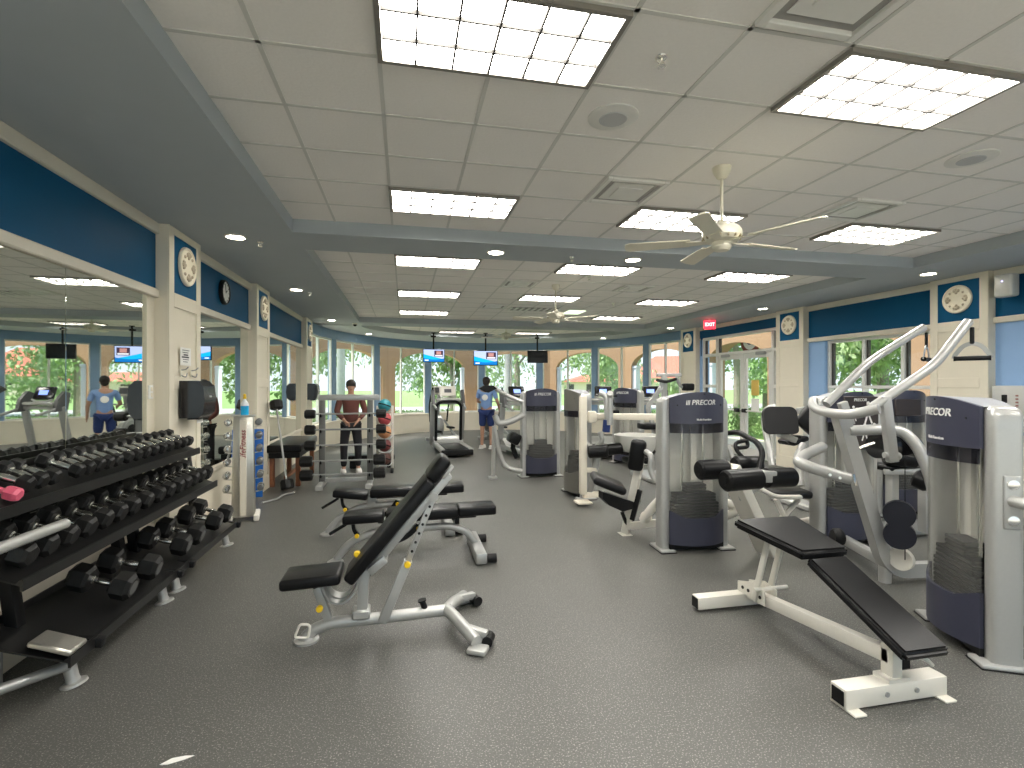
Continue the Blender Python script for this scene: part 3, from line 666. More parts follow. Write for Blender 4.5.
# clipped hedges along the walk
hk = 0
for px, nm in ((345, 'behind the barbell rack'), (431, 'behind the nearer elliptical'), (512, 'behind the leg press'), (588, 'in the arch past the blank television'), (663, 'at the door end of the bow')):
    a = outer(px); p = ell(a, 7.9, 8.5); g = G(); tdir = (ell(a + 1) - ell(a - 1)).normalized()
    for k in range(9): leaves(g, p + tdir * (k - 4) * .32 + Vector((0, 0, .32)), .36, 170, .055, (1, 1, .8))
    o = g.build('hedge', leaf, smooth=False, fix=False); tag(o, 'low clipped green hedge outside the bow ' + nm, 'hedge', 'hedges outside')
for y0, y1, x, hh, nm in ((6.4, 8.3, 10.6, 1.25, 'outside the side window'), (9.4, 9.9, 10.4, .8, 'outside the glass doors, nearer part'), (11.0, 12.1, 10.4, .8, 'outside the glass doors, farther part'), (13.2, 15.0, 10.7, .8, 'outside past the entrance side light')):
    g = G(); k = y0
    while k < y1:
        z = hh * .3
        while z < hh: leaves(g, (x, k, z), .36, 170, .055); z += .35
        k += .34
    tag(g.build('hedge', leaf, smooth=False, fix=False), 'green leafy hedge ' + nm, 'hedge', 'hedges outside')
# houses with hipped roofs
def house(x, y, w, d, h, rh, label, rm=redroof, rz=0):
    t = thing('house', label, 'house', (x, y, -.07), rz, 'houses outside'); g = G(); g.box((0, 0, h / 2), (w, d, h)); wl = g.build('wall', stucco, t, smooth=False)
    g = G(); e = .6; a, b_ = w / 2 + e, d / 2 + e; r = max(.1, a - b_)
    g.add([(-a, -b_, h), (a, -b_, h), (a, b_, h), (-a, b_, h), (-r, 0, h + rh), (r, 0, h + rh)], [(0, 1, 5, 4), (1, 2, 5), (2, 3, 4, 5), (3, 0, 4), (3, 2, 1, 0)])
    for k in range(int(w * 1.5)):
        u = -a + .4 + k * (2 * a - .8) / int(w * 1.5); q = min(1, (a - abs(u)) / max(.01, a - r)); g.bar((u, -b_, h + .03), (u if abs(u) < r else math.copysign(r, u) + (u - math.copysign(r, u)) * (1 - q), -b_ + b_ * q, h + rh * q + .03), .12, .06, 0)
    g.build('roof', rm, t, smooth=False)
    for k in range(max(2, int(w / 3))):
        g = G(); g.box((-w / 2 + (k + .5) * w / max(2, int(w / 3)), -d / 2 - .02, h * .52), (1., .08, 1.2)); g.build('window', dkframe, t, smooth=False)
house(51, 92, 16, 11, 2.8, 4.4, 'pale house with a red roof beyond the door end of the bow', rz=-.5)
house(33, 80, 15, 8, 2.0, 1.3, 'long pale building with a reddish roof far beyond the bow', rz=-.3)
t = thing('bunting_fan', 'red, white and blue bunting fan on the arcade wall over the entrance', 'bunting', (9.49, 12.55, 2.86), -PI / 2)
for k, (r0, r1, m_) in enumerate(((0, .16, navy), (.16, .30, paper), (.30, .42, rust))):
    g = G(); g.prism([(r1 * math.cos(a), -r1 * math.sin(a)) for a in [PI * i / 16 for i in range(17)]] + [(r0 * math.cos(a), -r0 * math.sin(a)) for a in [PI * i / 16 for i in range(16, -1, -1)]][:17 if r0 else 1], -.03 - .004 * (3 - k), 0, XZ); g.build('band', m_, t, smooth=False)

# ================= FREE WEIGHTS ===================================================================
# two-unit dumbbell rack under the long mirror
rk = thing('dumbbell_rack', 'long three-tier black dumbbell rack under the mirror', 'dumbbell rack', (-1.85, 4.0, 0))
TY0 = 2.35
SH = [('top', -1.76, 1.045, .30, .12, TY0, 4.93), ('mid', -1.70, .71, .34, .12, 2.72, 5.17), ('low', -1.63, .24, .44, .13, 2.93, 5.54)]   # lip x, lip z, depth, rise
for nm, lx, lz, dep, rise, y0, TY1 in SH:
    g = G(); M = YZ; prof = [(lx, lz), (lx, lz - .055), (lx - .012, lz - .055), (lx - .014, lz - .03), (lx - dep, lz - .03 + rise), (lx - dep, lz + rise + .02), (lx - dep + .01, lz + rise + .02), (lx - dep + .01, lz + rise - .02), (lx - .03, lz - .018), (lx - .012, lz)]
    g.prism(prof, y0, TY1, XZ); g.build('shelf', mat('shelf_black_' + nm, (.012, .012, .012), .34, .2, .3, 25), rk, world=True)
for y in (3.16, 4.17, 4.38, 5.50):
    g = G(); g.bar((-2.0, y, .26), (-2.11, y, 1.10), .06, .07, .006, up=(0, 1, 0)); g.bar((-1.60, y, .20), (-2.12, y, .27), .05, .05, .006)
    for lx, lz in ((-1.82, .99), (-1.78, .66)): g.bar((lx, min(y, 4.9 if lz > .8 else 5.1), lz), (-2.05, min(y, 4.9 if lz > .8 else 5.1), lz + .09), .05, .05, .006)
    g.build('upright', black, rk, world=True)
    g = G(); g.lathe([(0, 0), (.062, 0), (.06, .012), (.034, .018), (.03, .04), (.034, .22), (0, .22)], (-1.725, y - .03 if y < 3.2 else y, 0), (-.22, 0, 1), 18); g.build('foot', silver, rk, world=True)
    g = G(); g.cyl((-2.10, y, 0), (-2.10, y, .25), .03); g.build('rear_foot', steel, rk, world=True)
g = G(); g.box((-1.725, 3.0, .285), (.20, .14, .03), (0, math.radians(20), 0), .008, 1); g.build('end_plate', brushed, rk, world=True)
g = G(); g.tube([(-1.73, 3.10, .12), (-2.1, 2.62, .16)], .026, 10); g.build('brace', steel, rk, world=True)
def dumbbell(hl, hr, gl, gr, hexm=True):
    """local x axis along the handle; rubber hexagon heads and a knurled chrome grip"""
    t = thing('dumbbell', '', 'dumbbell')
    for s in (-1, 1):
        g = G(); x0, x1 = s * gl / 2, s * (gl / 2 + hl); k = .78
        pr = [(hr * k, x0), (hr, x0 + s * hl * .14), (hr, x1 - s * hl * .2), (hr * .74, x1)]
        g.lathe([(r, x) for r, x in pr] if s > 0 else [(r, x) for r, x in pr][::-1], (0, 0, 0), (1, 0, 0), 6)
        h = g.build('head', rubber, t, ang=20)
        g = G(); g.cyl((x1 - s * .002, 0, 0), (x1 + s * .002, 0, 0), hr * .5, n=20); g.build('end_cap', mat('grey_badge', (.10, .10, .098), .5), h) if hr > .07 else None
    g = G(); q = gl / 2; g.lathe([(gr * 1.25, -q), (gr * 1.25, -q * .86), (gr * .82, -q * .78), (gr, -q * .4), (gr * 1.12, 0), (gr, q * .4), (gr * .82, q * .78), (gr * 1.25, q * .86), (gr * 1.25, q)], (0, 0, 0), (1, 0, 0), 14); g.build('grip', chrome, t)
    return t
KINDS = [dumbbell(.060, .043, .11, .0175), dumbbell(.085, .060, .115, .0185), dumbbell(.115, .083, .12, .0185)]
used = set()
def put(kind, loc, tilt, yaw, label, group, spin):
    if kind not in used: t = KINDS[kind]; used.add(kind)
    else: t = dup(KINDS[kind], loc, 0)
    t.location = loc; t.rotation_euler = (spin, tilt, yaw); t['label'] = label; t['group'] = group
topY = [2.93, 3.03, 3.12, 3.33, 3.43, 3.53, 3.63, 3.73, 3.86, 3.98, 4.10, 4.22, 4.35, 4.48, 4.61, 4.73, 4.85]
n = len(topY)
def rank(i, n): return ('far end', ORD[n - 1 - i]) if n - 1 - i < n / 2 else ('near end', ORD[i])
for i, y in enumerate(topY):
    e, o = rank(i, n); put(0, (-1.90, y, 1.142), math.radians(21), random.uniform(-.06, .06), 'small black hex dumbbell on the top rack shelf, %s from the %s' % (o, e), 'dumbbells on the top shelf', PI / 6 + random.uniform(-.2, .2))
midY = [2.82, 2.97, 3.13, 3.30, 3.46, 3.62, 3.78, 3.96, 4.14, 4.31, 4.47, 4.62, 4.77, 4.92, 5.07]
n = len(midY)
for i, y in enumerate(midY):
    e, o = rank(i, n); put(1, (-1.855, y, .832), math.radians(19), random.uniform(-.05, .05), 'black hex dumbbell on the middle rack shelf, %s from the %s' % (o, e), 'dumbbells on the middle shelf', PI / 6 + random.uniform(-.2, .2))
lowY = [3.54, 3.86, 4.36, 4.63, 5.05, 5.32]
n = len(lowY)
for i, y in enumerate(lowY):
    e, o = rank(i, n); put(2, (-1.80, y, .397), math.radians(16), random.uniform(-.05, .05), 'large black hex dumbbell on the bottom rack shelf, %s from the %s' % (o, e), 'dumbbells on the bottom shelf', PI / 6)
# pink and navy pair at the near end of the top shelf
for k, (y, m_, w) in enumerate(((2.36, mat('pink_vinyl', (.75, .12, .20), .45), 'pink'), )):
    t = thing('dumbbell', 'small %s dumbbell at the near end of the top rack shelf' % w, 'dumbbell', (-1.86, 2.80, 1.115)); t.rotation_euler = (0, math.radians(21), 0)
    for s in (-1, 1): g = G(); g.lathe([(.028, s * .045), (.036, s * .055), (.036, s * .09), (.026, s * .105)][::s], (0, 0, 0), (1, 0, 0), 6); g.build('head', m_, t, ang=20)
    g = G(); g.cyl((-.05, 0, 0), (.05, 0, 0), .014); g.build('grip', m_, t)
# silver bar whose end reaches into the frame above the middle shelf
bar = thing('barbell', 'thick silver bar end lying across the rack at the near edge of the frame', 'barbell', (-1.70, 2.9, .89)); a, b_ = Vector((-1.705, 3.02, .885)), Vector((-1.70, 2.15, .905))
g = G(); g.cyl(a, b_, .026, n=20); g.cyl(a, a + (a - b_).normalized() * .004, .024, n=20); g.build('sleeve', silver, bar, world=True)
g = G(); g.cyl(b_, b_ + (b_ - a).normalized() * .9, .014, n=14); g.build('shaft', chrome, bar, world=True)
g = G(); g.cyl(b_ + Vector((0, -.02, 0)), b_ + Vector((0, .02, 0)), .04, n=18); g.build('collar', silver, bar, world=True)
# chrome dumbbell tower
tw = thing('dumbbell_tower', 'chrome dumbbell tower standing by the second pier, spray bottle on top', 'dumbbell tower', (-1.87, 6.55, 0), math.radians(12))
g = G(); g.box((0, 0, .64), (.25, .20, 1.16), None, .012, 2, (.84, .8)); g.build('column', brushed, tw)
g = G(); g.box((0, -.099, .62), (.07, .02, 1.12), (math.radians(-1.0), 0, 0), .006, 1); g.build('front_strip', creamt, tw)
g = G(); g.box((0, 0, 1.225), (.25, .22, .014), None, .005, 1); g.build('top_plate', brushed, tw)
for s in (-1, 1): g = G(); g.box((s * .14, 0, .035), (.06, .34, .07), None, .012, 2); g.build('foot', white, tw)
g = G(); g.box((0, 0, .05), (.22, .06, .05)); g.build('crossbar', white, tw)
g = textgeo('LifeFitness', .085, .002, .25); g2 = G(); g2.add(g.v, g.f, Matrix.Translation((0, -.105, .88)) @ Matrix.Rotation(PI / 2, 4, 'X') @ Matrix.Rotation(PI / 2, 4, 'Z')); g2.build('lettering', mat('dark_red_ink', (.25, .02, .03), .5), tw, smooth=False, fix=False)
R = Matrix.Rotation(math.radians(12), 4, 'Z'); TB = Vector((-1.87, 6.55, 0))
hand = thing('hand_weight', '', 'dumbbell')
for s in (-1, 1): g = G(); g.lathe([(0, s * .035), (.028, s * .035), (.036, s * .05), (.036, s * .075), (.026, s * .095), (0, s * .098)][::s], (0, 0, 0), (0, 1, 0), 18); g.build('head', mat('chrome_head', (.72, .71, .68), .25, 1.), hand)
g = G(); g.cyl((0, -.04, 0), (0, .04, 0), .011, n=12); g.build('grip', chrome, hand)
dark = thing('hand_weight', '', 'dumbbell')
for s in (-1, 1): g = G(); g.lathe([(0, s * .035), (.03, s * .035), (.038, s * .05), (.038, s * .085), (.028, s * .10), (0, s * .102)][::s], (0, 0, 0), (0, 1, 0), 18); g.build('head', mat('grey_head', (.16, .16, .155), .3, .6), dark)
g = G(); g.cyl((0, -.04, 0), (0, .04, 0), .011, n=12); g.build('grip', chrome, dark)
for k in range(6):
    z = 1.15 - k * .155; xw = .115 + .004 * k
    for s, src, nm, side in ((-1, hand, 'chrome', 'wall'), (1, dark, 'dark', 'room')):
        loc = TB + R @ Vector((s * (xw + .045), -.02, z)); lb = '%s hand weight on the %s side of the dumbbell tower, %s from the top' % (nm, side, ORD[k])
        if k == 0: o = src; o.location = loc; o['label'] = lb; o['group'] = 'hand weights on the tower'; o.rotation_euler = (0, 0, math.radians(12))
        else: o = dup(src, loc, math.radians(12), lb, 'hand weights on the tower')
        g = G(); a = R.inverted() @ (loc - TB); g.bar((s * xw * .75, 0, z - .062), (a.x + s * .03, 0, z - .046), .04, .008, .002); g.build('cradle', brushed, tw)
b_ = thing('spray_bottle', 'blue spray bottle with a yellow trigger on the chrome tower', 'spray bottle', (-1.86, 6.55, 1.2335), math.radians(200))
g = G(); g.lathe([(0, 0), (.040, 0), (.044, .01), (.044, .10), (.043, .11)], n=20); g.build('liquid', liquid, b_)
g = G(); g.lathe([(.0435, .108), (.043, .13), (.03, .155), (.017, .175), (.016, .195), (0, .195)], n=20); g.build('bottle', clearp, b_)
g = G(); g.lathe([(.018, .19), (.019, .215), (0, .215)], n=14); g.box((0, -.012, .232), (.028, .085, .036), None, .01, 2); g.tube([(0, -.02, .215), (0, -.04, .195), (0, -.035, .165)], .007, 8); g.build('trigger', yellow, b_)
g = G(); g.cyl((0, -.05, .236), (0, -.066, .236), .011); g.build('nozzle', black, b_)
g = G(); g.box((0, 0, .48), (.185, .03, .95), None, .01, 2); o = g.build('exercise_mat', bluemat, smooth=True); o.location = (-2.045, 7.69, .012); o.rotation_euler = (math.radians(-4), 0, 0); tag(o, 'blue folded mat leaning upright behind the chrome dumbbell tower', 'exercise mat')
# black bench with wooden legs along the mirror
bn = thing('wooden_bench', 'black padded bench with stained wooden legs along the mirrored wall', 'bench', (-1.83, 9.1, 0))
g = G(); g.box((0, 0, .60), (.52, 1.5, .12), None, .03, 3); g.build('cushion', padm, bn)
g = G(); g.box((0, 0, .50), (.46, 1.42, .09), None, .006, 1); g.build('apron', black, bn)
for x in (-.19, .19):
    for y in (-.6, .6): g = G(); g.box((x, y, .23), (.07, .07, .46), None, .006, 1); g.build('leg', woodm, bn)
g = G(); g.box((0, .0, .14), (.04, 1.2, .05)); g.build('stretcher', woodm, bn)
# a fixed barbell standing on end by the bench
sb = thing('fixed_barbell', 'fixed-weight barbell standing on end, leaning by the second pier', 'barbell', (-1.72, 8.1, 0)); a, b_ = Vector((-1.70, 8.02, .10)), Vector((-1.93, 8.35, 1.30))
d = (b_ - a).normalized(); g = G(); g.cyl(a, b_, .015); g.build('bar', steel, sb, world=True)
for p, s in ((a, -1), (b_, 1)): g = G(); g.lathe([(0, -.07), (.08, -.07), (.095, -.05), (.095, .05), (.08, .07), (0, .07)], p - d * s * .02, d, 8); g.build('head', rubber, sb, world=True, ang=25)
sb2 = thing('steel_bar', 'grey steel bar lying on the floor by the second pier', 'bar', (-1.75, 7.7, 0)); g = G(); g.tube([(-1.86, 7.3, .02), (-1.72, 7.5, .02), (-1.70, 7.75, .02), (-1.58, 7.9, .02)], .014, 8, .06); g.build('shaft', steel, sb2, world=True)
g = G(); g.ball((-1.58, 7.9, .02), .02); g.build('end_knob', chrome, sb2, world=True)
# barbell rack with fixed barbells
BY = 8.3
br = thing('barbell_rack', 'grey upright barbell rack in front of the person, hung with fixed barbells', 'barbell rack', (-.90, BY, 0))
for s in (-1, 1):
    g = G(); g.bar((s * .36, .05, .08), (s * .36, .05, 1.42), .07, .09, .008); g.build('upright', mat('post_grey', (.17, .17, .16), .4, .3) if 'post_grey' not in MATS else MATS['post_grey'], br)
    g = G(); g.bar((s * .36, -.28, .05), (s * .36, .38, .05), .075, .075, .01); g.box((s * .36, -.28, .04), (.11, .05, .08), None, .01, 1); g.build('foot', silver, br)
    for z in (.21, .42, .66, .90, 1.14): g = G(); g.tube([(s * .36, 0, z - .03), (s * .36, -.10, z - .045), (s * .36, -.12, z - .005)], .013, 8, .02); g.build('hook', black, br)
g = G(); g.bar((-.42, .05, 1.39), (.5, .05, 1.39), .09, .09, .01); g.build('top_beam', silver, br)
g = G(); g.bar((-.36, .05, .10), (.36, .05, .10), .05, .06, .006); g.build('lower_beam', silver, br)
for k, (z, hr, w) in enumerate(((.21, .085, 'lowest'), (.42, .085, 'second lowest'), (.66, .08, 'middle'), (.90, .075, 'second highest'), (1.14, .07, 'highest'))):
    t = thing('fixed_barbell', 'black-ended fixed barbell on the %s hooks of the barbell rack' % w, 'barbell', (-.91 - (.02 if z < .5 else -.02), BY - .09, z), 0, 'barbells on the rack')
    g = G(); g.cyl((-.5, 0, 0), (.5, 0, 0), .0135); g.build('bar', steel, t)
    for s in (-1, 1): g = G(); L = .16 if z < .5 else .13; g.lathe([(0, s * .45), (hr * .85, s * .45), (hr, s * .47), (hr, s * (.45 + L)), (hr * .8, s * (.47 + L)), (0, s * (.47 + L))][::s], (0, 0, 0), (1, 0, 0), 10); g.build('head', rubber, t, ang=25)
# stand of exercise balls behind the rack
st = thing('ball_rack', 'upright stand of coloured medicine balls behind the barbell rack', 'ball rack', (-.36, 9.55, 0))
for x in (-.13, .13): g = G(); g.bar((x, .08, .0), (x, .08, 1.2), .035, .05, .005); g.build('upright', white, st)
for x in (-.13, .13): g = G(); g.bar((x, -.22, .03), (x, .24, .03), .05, .05, .008); g.build('foot', black, st)
for k in range(5): g = G(); g.tube([(-.13, .06, .16 + k * .24), (-.09, -.16, .13 + k * .24), (.09, -.16, .13 + k * .24), (.13, .06, .16 + k * .24)], .01, 8, .05); g.build('ring', steel, st)
for k, (cname, c) in enumerate((('dark brown', (.10, .04, .03)), ('maroon', (.16, .03, .03)), ('tan orange', (.55, .26, .12)), ('red', (.5, .08, .09)), ('teal', (.03, .28, .34)))):
    t = thing('medicine_ball', '%s medicine ball on the stand behind the barbell rack' % cname, 'medicine ball', (-.36, 9.50, .25 + k * .24), 0, 'medicine balls'); mb = mat('ball_' + cname.replace(' ', '_'), c, .5, 0, .1, 30)
    g = G(); g.ball((0, 0, 0), .118, (1, 1, 1), None, 24, 16); g.build('shell', mb, t)
    g = G(); g.lathe([(.1165, -.012), (.1195, -.006), (.1195, .006), (.1165, .012)], (0, 0, 0), (.3, .2, 1), 28); g.build('seam_band', black, t)
t = thing('aerobic_step', 'long black padded step on the floor behind the barbell rack', 'step', (-.62, 10.15, 0)); g = G(); g.box((0, 0, .20), (.86, .34, .09), None, .02, 2); g.build('platform', padm, t)
for x in (-.34, .34): g = G(); g.box((x, 0, .08), (.12, .32, .16), None, .015, 1); g.build('riser', black, t)
g = G(); g.prism([(-.06, -.01), (-.02, .015), (.03, .012), (.065, .0), (.03, -.012), (-.03, -.02)], 0, .002); o = g.build('paper_scrap', paper, smooth=False); o.location = (-.95, 2.41, .001); o.rotation_euler.z = .15; tag(o, 'small white paper scrap on the dark floor nearest the camera', 'paper scrap')
# ================= BENCHES =======================================================================
def xzbar(g, Y, p, q, w, h, bev=.006): g.bar((p[0], Y, p[1]), (q[0], Y, q[1]), w, h, bev, up=(0, 1, 0))   # w in the xz plane, h along y
def padbar(Y, p, q, th, wd, bev=.022):
    g = G(); a, b = Vector((p[0], Y, p[1])), Vector((q[0], Y, q[1])); g.bar(a, b, th, wd, 0, up=(0, 1, 0)); g = G()
    d = b - a; z = d.normalized(); x = Vector((0, 1, 0)).cross(z).normalized(); y = z.cross(x); M = Matrix((x, y, z)).transposed().to_4x4()
    return g.box((a + b) / 2, (th, wd, d.length), M, bev, 3)
def knob(g, c, r=.02, ax=(0, -1, 0)): g.lathe([(0, 0), (r * .6, 0), (r, .006), (r, .022), (r * .8, .03), (0, .03)], c, ax, 14)
Y = 3.36
b1 = thing('adjustable_bench', 'adjustable weight bench nearest the camera, black back pad raised steeply', 'weight bench', (-.15, Y, 0))
padbar(Y, (-.735, .395), (-.385, .41), .068, .27).build('seat', padm, b1, world=True)
padbar(Y, (-.345, .385), (.165, .985), .075, .27).build('back_pad', padm, b1, world=True)
padbar(Y, (.155, .98), (.265, 1.125), .085, .22, .03).build('head_pad', padm, b1, world=True)
g = G(); xzbar(g, Y, (-.20, .44), (.285, 1.01), .05, .10); xzbar(g, Y - .05, (.24, .99), (.305, 1.07), .025, .03); xzbar(g, Y, (-.22, .42), (-.12, .5), .05, .16); g.build('back_frame', silver, b1, world=True)
g = G(); xzbar(g, Y, (-.66, .37), (-.42, .385), .03, .06); g.build('seat_frame', steel, b1, world=True)
g = G(); g.tube([(-.60, Y, .03), (-.55, Y, .07), (-.46, Y, .10), (-.2, Y, .10), (.30, Y, .115)], .037, 14, rad=.06); g.build('base_beam', silver, b1, world=True)
g = G(); g.lathe([(0, 0), (.075, 0), (.075, .012), (.05, .02), (.03, .05), (0, .05)], (-.60, Y, 0), n=20); g.build('front_foot', silver, b1, world=True)
g = G(); g.tube([(-.58, Y - .05, .04), (-.66, Y - .05, .05), (-.63, Y - .05, .13), (-.57, Y - .05, .12)], .008, 8, .02, True); g.build('lift_handle', white, b1, world=True)
for s in (-1, 1):
    g = G(); g.tube([(.27, Y, .115), (.31, Y + s * .1, .11), (.42, Y + s * .34, .055)], .038, 14, rad=.05); g.box((.425, Y + s * .36, .02), (.12, .10, .035), (0, 0, s * .5), .015, 2); g.build('rear_leg', silver, b1, world=True)
    g = G(); g.cyl((.485, Y + s * .33, .04), (.515, Y + s * .25, .04), .033, n=18); g.build('wheel', black, b1, world=True)
    g = G(); g.bar((.36, Y + s * .22, .09), (.49, Y + s * .30, .07), .05, .05, .01); g.build('wheel_bracket', silver, b1, world=True)
g = G(); xzbar(g, Y, (-.27, .10), (-.25, .46), .065, .07); xzbar(g, Y, (-.46, .10), (-.54, .33), .05, .05); g.box((-.27, Y, .15), (.11, .11, .06), None, .01, 1); g.build('post', silver, b1, world=True)
g = G(); g.tube([(-.50, Y + .05, .36), (-.46, Y + .05, .26), (-.38, Y + .05, .235), (-.30, Y + .05, .30), (-.28, Y + .05, .40)], 0, rect=(.012, .09), rad=.06, up=(0, 1, 0)); g.tube([(-.50, Y - .05, .36), (-.46, Y - .05, .26), (-.38, Y - .05, .235), (-.30, Y - .05, .30), (-.28, Y - .05, .40)], 0, rect=(.012, .055), rad=.06, up=(0, 1, 0)); g.build('seat_cradle', steel, b1, world=True)
g = G(); xzbar(g, Y, (-.545, .34), (-.50, .2), .035, .035); g.build('seat_prop', black, b1, world=True)
g = G(); xzbar(g, Y - .03, (-.14, .09), (.02, .47), .06, .055); xzbar(g, Y - .03, (.0, .42), (.18, .87), .04, .035); g.cyl((.18, Y - .06, .87), (.18, Y + .02, .87), .03); g.build('strut', silver, b1, world=True)
g = G()
for k in range(6): t = .15 + .14 * k; g.cyl((.02 + .16 * t, Y - .047, .47 + .40 * t), (.02 + .16 * t, Y - .051, .47 + .40 * t), .009, n=10)
g.build('hole_pattern_dots', black, b1, world=True)
for c in ((-.515, Y - .04, .215), (.015, Y - .06, .455), (-.30, Y + .045, .51)): g = G(); knob(g, c, .021); g.build('adjusting_knob', yellow, b1, world=True)
g = G(); g.cyl((.13, Y, .13), (.11, Y, .185), .02); g.cyl((.11, Y, .185), (.108, Y, .195), .028); g.build('plug_post', black, b1, world=True)
def flat_bench(Y, x0, label, tilt, zt):
    b = thing('flat_bench', label, 'weight bench', (x0 + .2, Y, 0)); z = zt - .04
    padbar(Y, (x0, z - .01 + tilt), (x0 + .355, z - tilt), .078, .26).build('seat', padm, b, world=True)
    padbar(Y, (x0 + .375, z), (x0 + 1.02, z + .012), .09, .27).build('back_pad', padm, b, world=True)
    padbar(Y, (x0 + 1.02, z + .012), (x0 + 1.375, z + .018), .09, .25).build('head_pad', padm, b, world=True)
    g = G(); xzbar(g, Y, (x0 + .3, z - .058), (x0 + 1.2, z - .05), .03, .05); xzbar(g, Y, (x0 + 1.02, z - .05), (x0 + 1.02, z - .12), .04, .04); g.build('pad_frame', black, b, world=True)
    g = G(); g.tube([(x0 - .06, Y, .03), (x0 + .05, Y, .17), (x0 + .25, Y, z - .15), (x0 + .95, Y, z - .13), (x0 + 1.12, Y, z - .2), (x0 + 1.2, Y, .08)], .035, 14, rad=.18); g.build('base_beam', silver, b, world=True)
    g = G(); g.lathe([(0, 0), (.07, 0), (.07, .012), (.04, .03), (0, .03)], (x0 - .07, Y, 0), n=18); g.build('front_foot', silver, b, world=True)
    g = G(); g.bar((x0 + 1.2, Y - .36, .06), (x0 + 1.2, Y + .36, .06), .105, .10, .02); g.build('rear_foot', steel, b, world=True)
    for s in (-1, 1):
        g = G(); g.cyl((x0 + 1.26, Y + s * .30, .045), (x0 + 1.34, Y + s * .30, .045), .04, n=16); g.build('wheel', black, b, world=True)
    g = G(); xzbar(g, Y, (x0 + .05, z - .05), (x0 - .09, z - .13), .025, .025); g.cyl((x0 + .02, Y, z - .07), (x0 - .12, Y, z - .15), .014); g.build('lever', black, b, world=True)
    g = G(); g.tube([(x0 + .08, Y, z - .04), (x0 + .09, Y, z - .14), (x0 + .16, Y, z - .2)], 0, rect=(.03, .03), rad=.05); g.build('seat_prop', black, b, world=True)
    g = G(); g.tube([(x0 + .28, Y - .04, .16), (x0 + .42, Y - .04, .16), (x0 + .56, Y - .04, .2), (x0 + .66, Y - .04, z - .1)], 0, rect=(.045, .012), rad=.1, up=(0, 1, 0)); g.build('adjusting_arc', black, b, world=True)
    g = G(); xzbar(g, Y, (x0 + .38, z - .15), (x0 + .40, z - .04), .09, .09); g.build('hinge_post', silver, b, world=True)
    for c in ((x0 + .12, Y - .045, z - .165), (x0 + .66, Y - .045, z - .13)): g = G(); knob(g, c, .02); g.build('adjusting_knob', yellow, b, world=True)
flat_bench(4.78, -.54, 'flat weight bench just behind the raised bench, level black pads', 0, .447)
flat_bench(5.68, -.74, 'flat weight bench third from the camera, its seat pad tipped up', .03, .475)
# decline bench with white frame
ab = thing('decline_bench', 'white-framed decline bench with two black pads in front of the machines', 'weight bench', (2.42, 2.7, 0)); X = 2.42
def yzbar(g, X, p, q, w, h, bev=.006): g.bar((X, p[0], p[1]), (X, q[0], q[1]), w, h, bev, up=(1, 0, 0))   # w in the yz plane, h along x
def ypad(X, p, q, th, w0, w1, bev=.025):
    a, b = Vector((X, p[0], p[1])), Vector((X, q[0], q[1])); z = (b - a).normalized(); x = Vector((1, 0, 0)); y = z.cross(x); L = (b - a).length
    M = Matrix.Translation((a + b) / 2) @ Matrix((x, y, z)).transposed().to_4x4(); g = G(); bm = bmesh.new(); bmesh.ops.create_cube(bm, size=1)
    for v in bm.verts: w = w1 if v.co.z > 0 else w0; v.co = Vector((v.co.x * w, v.co.y * th, v.co.z * L))
    bmesh.ops.bevel(bm, geom=list(bm.edges), offset=bev, segments=3, affect='EDGES'); return g.addbm(bm, M)
ypad(X + .03, (1.97, .295), (2.58, .555), .06, .28, .27, .02).build('back_pad', padm, ab, world=True)
ypad(X + .03, (2.57, .585), (3.10, .648), .06, .33, .50, .02).build('seat_pad', padm, ab, world=True)
g = G(); yzbar(g, X, (2.0, .275), (2.50, .485), .03, .06); yzbar(g, X, (2.6, .555), (3.0, .58), .03, .06); g.build('pad_frame', black, ab, world=True)
g = G(); g.bar((2.10, 2.13, .058), (2.715, 2.13, .058), .095, .095, .006); g.build('front_foot', white, ab, world=True)
g = G(); g.bar((2.01, 3.25, .058), (2.64, 3.25, .058), .085, .085, .006); g.build('rear_foot', white, ab, world=True)
for x in (2.098, 2.008): g = G(); g.box((x, 2.13 if x > 2.05 else 3.25, .058), (.006, .07, .07)); g.build('end_plug', black, ab, world=True)
for x in (2.14, 2.68): g = G(); g.box((x, 2.11, .006), (.07, .15, .012), None, .003, 1); g.build('floor_tab', white, ab, world=True)
g = G(); yzbar(g, X, (2.12, .22), (3.26, .10), .075, .06); g.build('main_beam', white, ab, world=True)
g = G(); yzbar(g, X, (2.13, .10), (2.13, .28), .07, .06); g.box((X, 2.13, .115), (.13, .09, .02)); g.build('front_post', white, ab, world=True)
for dx in (-.055, .055): g = G(); yzbar(g, X + dx, (3.10, .10), (2.95, .58), .045, .02); g.build('rear_post', white, ab, world=True)
g = G(); g.prism([(3.0, .10), (3.28, .10), (3.28, .17), (3.12, .22), (3.0, .20)], X - .05, X - .042, YZ); g.prism([(3.0, .10), (3.28, .10), (3.28, .17), (3.12, .22), (3.0, .20)], X + .042, X + .05, YZ); g.build('adjusting_plate', white, ab, world=True)
g = G()
for k in range(4): g.cyl((X - .051, 3.04 + k * .06, .145), (X - .056, 3.04 + k * .06, .145), .012, n=10)
g.build('hole_pattern_dots', black, ab, world=True)
g = G(); g.tube([(X - .10, 3.04, .20), (X + .16, 3.04, .20)], .014, 10); g.build('cross_pin', white, ab, world=True)
g = G(); g.box((X + .055, 2.13, .195), (.05, .07, .07), None, .004, 1); g.build('rubber_block', black, ab, world=True)
g = G(); g.tube([(X + .05, 2.08, .25), (X + .1, 2.03, .24), (X + .13, 2.03, .21)], .011, 8, .03); g.build('pull_pin', white, ab, world=True)
